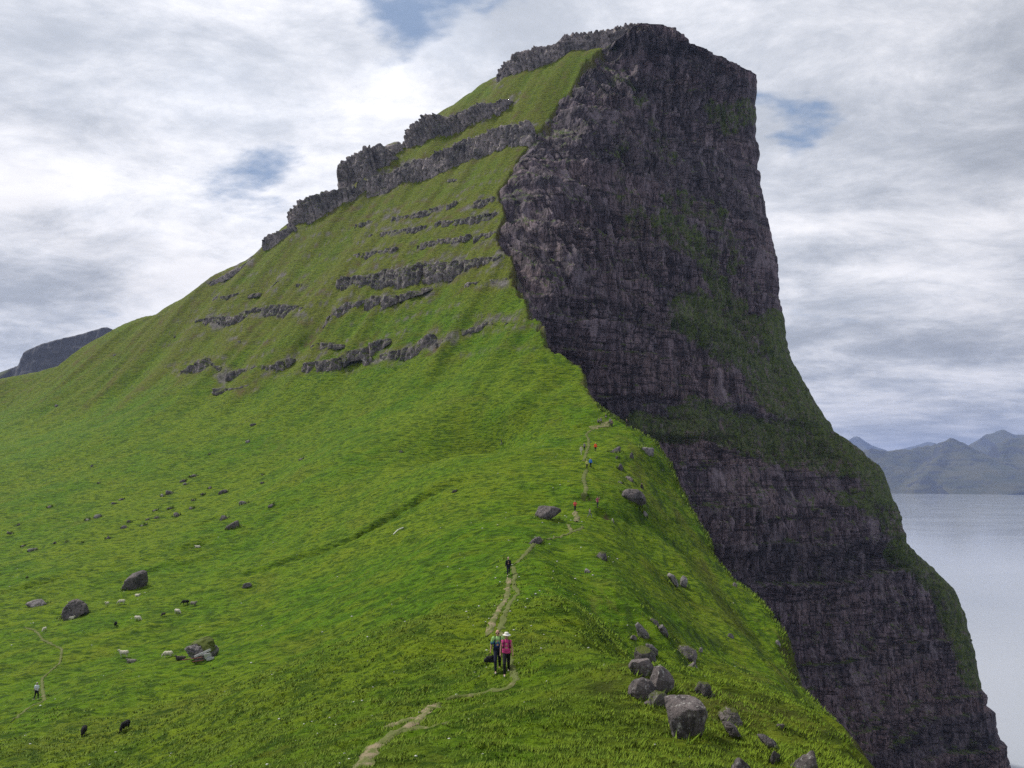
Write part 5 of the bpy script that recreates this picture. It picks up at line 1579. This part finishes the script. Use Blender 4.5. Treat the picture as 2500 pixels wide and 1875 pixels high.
    for i in (0, 1):
        V, F = [], []
        a = an[i]
        limb(V, F, a + np.array([0, 0.014 * h, -0.020 * h]), a + np.array([0, -0.082 * h, -0.032 * h]), R(0.024), R(0.019))
        limb(V, F, a, a + np.array([0, 0.004 * h, -0.028 * h]), R(0.026), R(0.024))
        grown("shoe", V, F, shoes or SHOE, root, voxel * 0.8)
    if hair:
        V, F = [], []
        ball(V, F, hc + np.array([0, 0.014 * h, 0.022 * h]), (R(0.050), R(0.056), R(0.055)))
        if hair in (HAIR_FAIR, HAIR_DARK): limb(V, F, hc + np.array([0, 0.04 * h, 0]), hc + np.array([0, 0.045 * h, -0.06 * h]), R(0.040), R(0.026))
        grown("hair", V, F, hair, root, voxel * 0.7)
    if hat:
        V, F = [], []
        s0 = 0; seg = 28
        prof = ((0.105, 0.004), (0.106, 0.010), (0.080, 0.018), (0.057, 0.026), (0.052, 0.060), (0.043, 0.074), (0.0, 0.078))
        th = np.linspace(0, 2 * math.pi, seg, endpoint=False)
        for r, z in prof:
            V.extend([hc + np.array([math.cos(t) * r * h, math.sin(t) * r * h * 1.08, (z + 0.016 + 0.006 * math.sin(2 * t) * (r > 0.09)) * h]) for t in th])
        V.extend([hc + np.array([math.cos(t) * 0.055 * h, math.sin(t) * 0.06 * h, 0.018 * h]) for t in th])
        for r in range(len(prof) - 1):
            for j in range(seg): F.append((r * seg + j, r * seg + (j + 1) % seg, (r + 1) * seg + (j + 1) % seg, (r + 1) * seg + j))
        k = len(prof) * seg
        for j in range(seg): F.append((j, k + j, k + (j + 1) % seg, (j + 1) % seg))
        me = bpy.data.meshes.new("sun_hat"); me.from_pydata([tuple(v) for v in V], [], F); me.update()
        for p_ in me.polygons: p_.use_smooth = True
        link("sun_hat", me, hat, root)
    if pack:
        V, F = [], []
        limb(V, F, J(-0.05, 0.115, 0.755), J(0.05, 0.115, 0.755), R(0.052), R(0.052)); limb(V, F, J(-0.055, 0.12, 0.63), J(0.055, 0.12, 0.63), R(0.058), R(0.058))
        limb(V, F, J(0, 0.115, 0.76), J(0, 0.12, 0.62), R(0.06), R(0.06))
        bp = grown("backpack", V, F, pack, root, voxel)
        for s in (-1, 1):
            V, F = [], []
            ptsS = [J(s * 0.062, 0.06, 0.83), J(s * 0.066, -0.012, 0.845), J(s * 0.066, -0.064, 0.79), J(s * 0.070, -0.076, 0.72), J(s * 0.082, -0.05, 0.645), J(s * 0.085, 0.03, 0.62)]
            for a, b_ in zip(ptsS[:-1], ptsS[1:]): limb(V, F, a, b_, R(0.0125), R(0.0125), 8)
            grown("strap", V, F, pack, bp, max(0.012, voxel * 0.7), 2)
    if glasses:
        V, F = [], []
        for s in (-1, 1): ball(V, F, hc + np.array([s * 0.019 * h, -0.052 * h, -0.004 * h]), (R(0.016), R(0.007), R(0.011)))
        limb(V, F, hc + np.array([-0.03 * h, -0.053 * h, 0.002 * h]), hc + np.array([0.03 * h, -0.053 * h, 0.002 * h]), R(0.004), R(0.004), 6)
        me = bpy.data.meshes.new("sunglasses"); me.from_pydata([tuple(v) for v in V], [], F); me.update(); link("sunglasses", me, BLACK, root)
    return root

GP = ground
# the couple on the path
m_loc = GP(1246, 1628); w_loc = GP(1241, 1648)
k_m = m_loc[1] / FPX; k_w = w_loc[1] / FPX
HM = 96 * k_m; HW = 95 * k_w
m_loc = np.array([(1216 - 1250) / FPX * m_loc[1] * 1.0, m_loc[1], 0]); m_loc[2] = float(hill(np.array([m_loc[0]]), np.array([m_loc[1]]), 0.12)[0]) + 0.01
w_loc = np.array([(1237 - 1250) / FPX * w_loc[1], w_loc[1], 0]); w_loc[2] = float(hill(np.array([w_loc[0]]), np.array([w_loc[1]]), 0.12)[0]) + 0.01
man = person(m_loc, HM, "bald man in green-to-navy shirt and dark trousers walking down the path", ridge_shirt(), NAVY, sleeve=0.42, stride=0.35, voxel=0.016, pack=BLACK, glasses=True, fingers=True, hair=HAIR_GREY if False else None,
             arms=[[(-0.150, 0.015, 0.645), (-0.172, -0.02, 0.505)], [(0.138, 0.02, 0.645), (0.145, 0.0, 0.50)]])
woman = person(w_loc, HW, "woman in white sun hat and pink top walking down the path", PINK, BLACK, sleeve=0.0, stride=0.42, voxel=0.016, hat=WHITE, pack=BLACK, fingers=True, hair=HAIR_GREY,
               arms=[[(-0.138, 0.03, 0.645), (-0.150, 0.0, 0.50)], [(0.140, 0.0, 0.645), (0.155, -0.05, 0.505)]])
# bag in his hand
bag = bpy.data.objects.new("holdall_bag", None); COL.objects.link(bag)
hand = Vector((m_loc[0] - 0.172 * HM, m_loc[1] - 0.03 * HM, m_loc[2] + 0.455 * HM))
bag.location = hand - Vector((0, 0, 0.40)); bag.empty_display_size = 0.1
tag(bag, "black holdall bag carried in the man's hand", "bag")
V, F = [], []
limb(V, F, (-0.20, 0, 0.10), (0.12, 0, 0.09), 0.10, 0.10); limb(V, F, (-0.12, 0, 0.20), (0.10, 0, 0.24), 0.08, 0.07); limb(V, F, (-0.05, 0, 0.15), (0.03, 0, 0.2), 0.11, 0.1)
grown("bag_body", V, F, BLACK, bag, 0.02)
V, F = [], []
for a, b_ in zip([(-0.10, 0, 0.27), (-0.05, 0, 0.36), (0, 0, 0.40), (0.04, 0, 0.36)], [(-0.05, 0, 0.36), (0, 0, 0.40), (0.04, 0, 0.36), (0.09, 0, 0.29)]): limb(V, F, a, b_, 0.013, 0.013, 8)
me = bpy.data.meshes.new("bag_handle"); me.from_pydata([tuple(v) for v in V], [], F); me.update(); link("bag_handle", me, BLACK, bag)

def hiker(px, py, hpx, label, *a, **k):
    g = GP(px, py)
    H = hpx * g[1] / FPX
    H = min(max(H, 1.2), 1.95)
    if k.get('pose') in ('sit', 'ground', 'crouch'): H = 1.72
    return person((g[0], g[1], g[2] + 0.01), H, label, *a, **k)
hiker(1241, 1406, 44, "woman in long black jacket walking alone on the path", BLACK, NAVY, SHOE, HAIR_GREY, 1.0, 0.05, 0.25, voxel=0.024, jacket_len=0.10)
hiker(88, 1709, 40, "man in pale shirt and dark trousers standing in the left hollow", PALE_BLUE, BLACK, SHOE, HAIR_GREY, 0.45, 3.0, 0.15, voxel=0.026, pack=WHITE if False else None)
hiker(1404, 1249, 26, "hiker in red jacket facing down the path beside the long boulder", RED, BLACK, SHOE, HAIR_FAIR, 1.0, 0.1, 0.1, arms=[[(-0.15, -0.02, 0.66), (-0.05, -0.13, 0.72)], [(0.15, -0.02, 0.66), (0.05, -0.13, 0.70)]])
hiker(1459, 1240, 27, "hiker in maroon top raising a yellow-sleeved arm", MAROON, NAVY, BLACK, HAIR_DARK, 0.3, 0.6, 0.1, pack=GREY, arms=[[(-0.14, 0.02, 0.65), (-0.14, -0.06, 0.54)], [(0.19, -0.03, 0.80), (0.22, -0.05, 0.95)]])
hiker(1440, 1263, 22, "small dark-haired walker in white and grey between the soil hollows", GREY, GREY, SHOE, HAIR_DARK, 0.4, 1.9, 0.4)
hiker(1433, 1145, 22, "hiker in yellow-green top beside the blue jacket", LIME, BLACK, BLACK, HAIR_FAIR, 0.6, 0.1, 0.15)
hiker(1442, 1142, 24, "hiker in bright blue jacket", BLUE, BLACK, BLACK, HAIR_DARK, 1.0, -0.05, 0.12)
hiker(1454, 1103, 22, "hiker in orange-red jacket standing on the ridge", ORANGE, BLACK, LIME, HAIR_FAIR, 1.0, 0.0, 0.0)
hiker(1427, 1100, 19, "hiker in grey top and black trousers behind the cream-clad one", GREY, BLACK, BLACK, HAIR_DARK, 0.6, 0.0, 0.2)
hiker(1419, 1111, 23, "hiker dressed all in cream", CREAM, CREAM, CREAM, HAIR_FAIR, 1.0, 0.2, 0.2)
hiker(1461, 1031, 12, "person in grey and white sitting above the bare earth patch", GREY, BLACK, BLACK, HAIR_GREY, 1.0, 0.0, 0.0, pose='ground')
hiker(1467, 1031, 12, "grey-clad person crouching beside the sitting one above the bare earth", GREY, GREY, BLACK, HAIR_DARK, 1.0, 0.5, 0.0, pose='crouch')
hiker(1494, 1044, 22, "tall hiker in brown standing at the top of the path", BROWNISH, BLACK, BLACK, HAIR_DARK, 1.0, 0.0, 0.1, pack=OLIVE)
hiker(1490, 1040, 21, "hiker in grey standing half behind the tall one in brown", GREY, BLACK, BLACK, HAIR_GREY, 0.6, 0.4, 0.0)
hiker(1530, 1043, 20, "dark-clad person standing with legs apart on the cliff edge", BLACK, BLACK, BLACK, HAIR_FAIR, 1.0, 0.3, 0.35, arms=[[(-0.15, -0.05, 0.67), (-0.06, -0.14, 0.76)], [(0.15, -0.05, 0.67), (0.06, -0.14, 0.76)]])
hiker(1479, 1019, 12, "person sitting on the grass close to the cliff edge", OLIVE, GREY, BLACK, HAIR_FAIR, 1.0, 0.0, 0.0, pose='ground')
hiker(1224, 1087, 15, "lone hiker in dark green crossing the slope", OLIVE, GREY, BLACK, HAIR_DARK, 1.0, 1.2, 0.4)
rock_d = GP(1548, 1226)[1]
sit_at = at(1567, 1192, rock_d + 0.5)
person((sit_at[0], sit_at[1], sit_at[2]), 1.7, "person in black and white sitting on the big ridge boulder", BLACK, BLACK, BLACK, HAIR_DARK, 1.0, 0.5, 0.0, 'sit', 0.03)
settle()

# ------------------------------------------------------------------ sheep
def fleece(name, col, rough=0.95):
    m, nt, b = new_mat(name)
    p = nt.nodes.new('ShaderNodeTexCoord').outputs['Object']
    n = noise_node(nt, p, 14, 6, 0.65)
    c = mix_node(nt, smooth_node(nt, n, 0.3, 0.7), tuple(v * 0.7 for v in col), tuple(min(1, v * 1.15) for v in col))
    nt.links.new(c, b.inputs['Base Color']); b.inputs['Roughness'].default_value = rough
    add_bump(nt, b, n, 1.0, 0.05)
    return m
WOOL = {'white': fleece("white_fleece", (0.62, 0.58, 0.46)), 'black': fleece("black_fleece", (0.012, 0.011, 0.012)), 'grey': fleece("grey_fleece", (0.22, 0.20, 0.17)), 'dark': fleece("dark_fleece", (0.06, 0.05, 0.045))}
def sheep_shape(kind):
    V, F = [], []
    if kind == 'lie':
        ball(V, F, (0.05, 0, 0.24), (0.50, 0.25, 0.25)); ball(V, F, (-0.28, 0, 0.28), (0.26, 0.22, 0.24)); ball(V, F, (0.36, 0, 0.24), (0.24, 0.23, 0.23))
        limb(V, F, (-0.42, 0, 0.36), (-0.52, 0, 0.50), 0.12, 0.085)
        limb(V, F, (-0.53, 0, 0.53), (-0.70, 0, 0.47), 0.085, 0.05)
        for s in (-1, 1):
            limb(V, F, (-0.52, s * 0.07, 0.57), (-0.49, s * 0.17, 0.55), 0.03, 0.02, 8)
            limb(V, F, (-0.30, s * 0.16, 0.08), (-0.55, s * 0.14, 0.05), 0.05, 0.03, 8); limb(V, F, (0.28, s * 0.22, 0.08), (0.08, s * 0.25, 0.05), 0.06, 0.03, 8)
    else:
        ball(V, F, (0.0, 0, 0.56), (0.48, 0.23, 0.24)); ball(V, F, (-0.28, 0, 0.55), (0.24, 0.21, 0.27)); ball(V, F, (0.32, 0, 0.57), (0.24, 0.23, 0.25))
        for sx, s in ((-0.30, -1), (-0.30, 1)):
            limb(V, F, (sx, s * 0.11, 0.42), (sx - 0.01, s * 0.11, 0.20), 0.075, 0.035); limb(V, F, (sx - 0.01, s * 0.11, 0.20), (sx, s * 0.11, 0.03), 0.033, 0.034)
        for sx, s in ((0.34, -1), (0.34, 1)):
            limb(V, F, (sx, s * 0.12, 0.46), (sx - 0.06, s * 0.12, 0.32), 0.10, 0.055); limb(V, F, (sx - 0.06, s * 0.12, 0.32), (sx + 0.04, s * 0.12, 0.22), 0.05, 0.033); limb(V, F, (sx + 0.04, s * 0.12, 0.22), (sx + 0.03, s * 0.12, 0.03), 0.031, 0.034)
        if kind == 'graze':
            limb(V, F, (-0.44, 0, 0.60), (-0.66, 0, 0.36), 0.14, 0.085); limb(V, F, (-0.66, 0, 0.34), (-0.76, 0, 0.12), 0.082, 0.048); ey = (-0.66, 0.38)
        else:
            limb(V, F, (-0.44, 0, 0.66), (-0.58, 0, 0.86), 0.14, 0.09); limb(V, F, (-0.58, 0, 0.88), (-0.78, 0, 0.80), 0.085, 0.05); ey = (-0.56, 0.93)
        for s in (-1, 1): limb(V, F, (ey[0], s * 0.07, ey[1]), (ey[0] + 0.03, s * 0.18, ey[1] - 0.02), 0.03, 0.018, 8)
        limb(V, F, (0.50, 0, 0.62), (0.57, 0, 0.44), 0.06, 0.035, 8)
    return V, F
shapes = {}
for kd in ('stand', 'graze', 'lie'):
    V, F = sheep_shape(kd)
    o = grown("sheep", V, F, None, None, 0.03, 3); o.data.materials.clear() if o.data.materials else None
    shapes[kd] = o
dg = bpy.context.evaluated_depsgraph_get()
sheep_mesh = {k: bpy.data.meshes.new_from_object(o.evaluated_get(dg)) for k, o in shapes.items()}
for k, o in shapes.items(): bpy.data.objects.remove(o)
PENDING.clear()
for k, me in sheep_mesh.items():
    co = np.zeros(len(me.vertices) * 3, dtype=np.float32); me.vertices.foreach_get('co', co); co = co.reshape(-1, 3)
    nn = fbm(co[:, 0] * 7, co[:, 1] * 7, co[:, 2] * 7, seed=77, octaves=3)
    w = sstep(0.28, 0.45, co[:, 2]) if k != 'lie' else np.ones(len(co))
    w = w * sstep(-0.55, -0.42, co[:, 0])
    co += (nn * 0.035 * w)[:, None] * (co - np.array([0, 0, 0.5])) / np.maximum(np.linalg.norm(co - np.array([0, 0, 0.5]), axis=1, keepdims=True), 0.05)
    me.vertices.foreach_set('co', co.ravel()); me.materials.clear(); me.materials.append(None); me.update(); me.name = "sheep"

def sheep(px, py, length, kd, col, yaw, label):
    g = GP(px, py)
    o = link("sheep", sheep_mesh[kd])
    o.material_slots[0].link = 'OBJECT'; o.material_slots[0].material = WOOL[col]
    s = length * 0.88
    o.scale = (s, s, s); o.location = (g[0], g[1] + 0.1, g[2] - 0.02); o.rotation_euler = (0, 0, yaw)
    tag(o, label, "sheep", "sheep grazing in the hollow")
sheep(202, 1797, 0.95, 'graze', 'black', 1.9, "black sheep grazing at the bottom left, the left one of two")
sheep(303, 1785, 0.95, 'graze', 'black', 1.5, "black sheep grazing at the bottom left, the right one of two")
sheep(281, 1530, 0.95, 'stand', 'black', 1.9, "lone black sheep between the pointed boulder and the grass-capped shelter")
sheep(398, 1505, 0.8, 'graze', 'dark', 1.3, "small dark sheep right of a white one, above the shelter")
sheep(452, 1477, 1.1, 'graze', 'black', 0.2, "black sheep beside a grey one right of the tall boulder")
sheep(471, 1481, 1.1, 'stand', 'grey', 2.8, "grey sheep beside a black one right of the tall boulder")
sheep(260, 1479, 0.9, 'stand', 'white', 1.5, "white lamb facing down the slope below the tall boulder")
sheep(296, 1475, 1.05, 'graze', 'white', 0.3, "white sheep grazing below the tall boulder")
sheep(335, 1456, 1.0, 'lie', 'white', 2.8, "white sheep lying right below the tall boulder")
sheep(335, 1516, 1.05, 'graze', 'white', 2.9, "white sheep grazing right of the lone black one")
sheep(432, 1499, 1.05, 'graze', 'white', 2.7, "white sheep grazing below the black and grey pair")
sheep(107, 1542, 0.9, 'graze', 'white', 1.6, "white sheep seen end-on beside the faint left path")
sheep(158, 1508, 1.15, 'lie', 'grey', 0.1, "greyish sheep resting at the foot of the pointed boulder")
sheep(173, 1512, 1.15, 'lie', 'white', 3.0, "white sheep resting at the foot of the pointed boulder")
sheep(301, 1604, 1.1, 'stand', 'white', 0.1, "white sheep standing above a grey one left of the shelter")
sheep(320, 1619, 1.1, 'lie', 'grey', 0.1, "grey sheep lying below a white one left of the shelter")
sheep(409, 1606, 1.1, 'graze', 'white', 0.1, "white sheep grazing just left of the shelter")
sheep(440, 1612, 1.1, 'lie', 'dark', 0.2, "dark sheep lying against the left wall of the shelter")
sheep(482, 1337, 1.1, 'lie', 'white', 0.2, "white sheep lying by the dark peat cut on the left slope")

# ------------------------------------------------------------------ grass-capped stone shelter with boards
sh_g = GP(478, 1612); ks = sh_g[1] / FPX
shelter = bpy.data.objects.new("stone_shelter", None); COL.objects.link(shelter); shelter.location = sh_g; shelter.empty_display_size = 0.3
tag(shelter, "grass-capped stone shelter with white boards leaning on it", "shelter")
link("stone_wall", boulder_mesh((76 * ks, 2.6, 46 * ks), 91, 5, 10, rough=0.16), BOULDER_PALE, shelter, (0.05, 0.9, 13 * ks))
turf = boulder_mesh((66 * ks, 2.8, 34 * ks), 93, 5, 22, rough=0.10)
turf.materials.clear()
TURF = plain("turf_cap", (0.075, 0.095, 0.018), 0.95, 0.45, 3.0)
link("turf_roof", turf, TURF, shelter, (0.2, 1.3, 30 * ks), (0, -0.12, 0))
BOARD = plain("weathered_white_board", (0.55, 0.54, 0.56), 0.7, 0.2, 4.0)
POLE = plain("red_brown_pole", (0.16, 0.06, 0.05), 0.8)
def box(name, size, loc, rot, mat, parent):
    bm = bmesh.new(); bmesh.ops.create_cube(bm, size=1.0)
    for v in bm.verts: v.co = Vector((v.co.x * size[0], v.co.y * size[1], v.co.z * size[2]))
    bmesh.ops.bevel(bm, geom=bm.edges[:], offset=min(size) * 0.2, segments=1, affect='EDGES')
    me = bpy.data.meshes.new(name); bm.to_mesh(me); bm.free()
    return link(name, me, mat, parent, loc, rot)
box("board", (40 * ks, 0.05, 0.22), (20 * ks, -0.55, 19 * ks), (0.2, -0.42, 0.05), BOARD, shelter)
box("board", (16 * ks, 0.05, 14 * ks), (33 * ks, -0.6, 13 * ks), (0.4, -0.2, 0.1), BOARD, shelter)
box("board", (18 * ks, 0.05, 0.25), (40 * ks, -0.7, 7 * ks), (0.3, -0.25, 0.0), BOARD, shelter)
def rod(name, a, b_, r, mat, parent):
    V, F = [], []
    limb(V, F, a, b_, r, r, 8)
    me = bpy.data.meshes.new(name); me.from_pydata([tuple(v) for v in V], [], F); me.update()
    return link(name, me, mat, parent)
rod("pole", (-24 * ks, -0.75, 5 * ks), (22 * ks, -0.85, 11 * ks), 0.05, POLE, shelter)
rod("pole", (0, -0.8, 1 * ks), (26 * ks, -0.85, 5 * ks), 0.04, POLE, shelter)

# ------------------------------------------------------------------ pale bent pole lying in the grass
a = GP(961, 1306); b_ = GP(984, 1291); mid = GP(971, 1297)
V, F = [], []
line = [a, a * 0.5 + mid * 0.5 + np.array([0, 0, 0.05]), mid + np.array([0, 0, 0.1]), mid * 0.5 + b_ * 0.5 + np.array([0, 0, 0.1]), b_ + np.array([0, 0, 0.05])]
o0 = line[0].copy()
for p_, q_ in zip(line[:-1], line[1:]): limb(V, F, p_ - o0 + np.array([0, 0, 0.12]), q_ - o0 + np.array([0, 0, 0.12]), 0.10, 0.10, 10)
me = bpy.data.meshes.new("bent_pole"); me.from_pydata([tuple(v) for v in V], [], F); me.update()
o = link("bent_pole", me, plain("pale_plastic", (0.62, 0.64, 0.52), 0.5), None, o0)
tag(o, "pale bent pole lying in the grass below the long ditch", "pole")
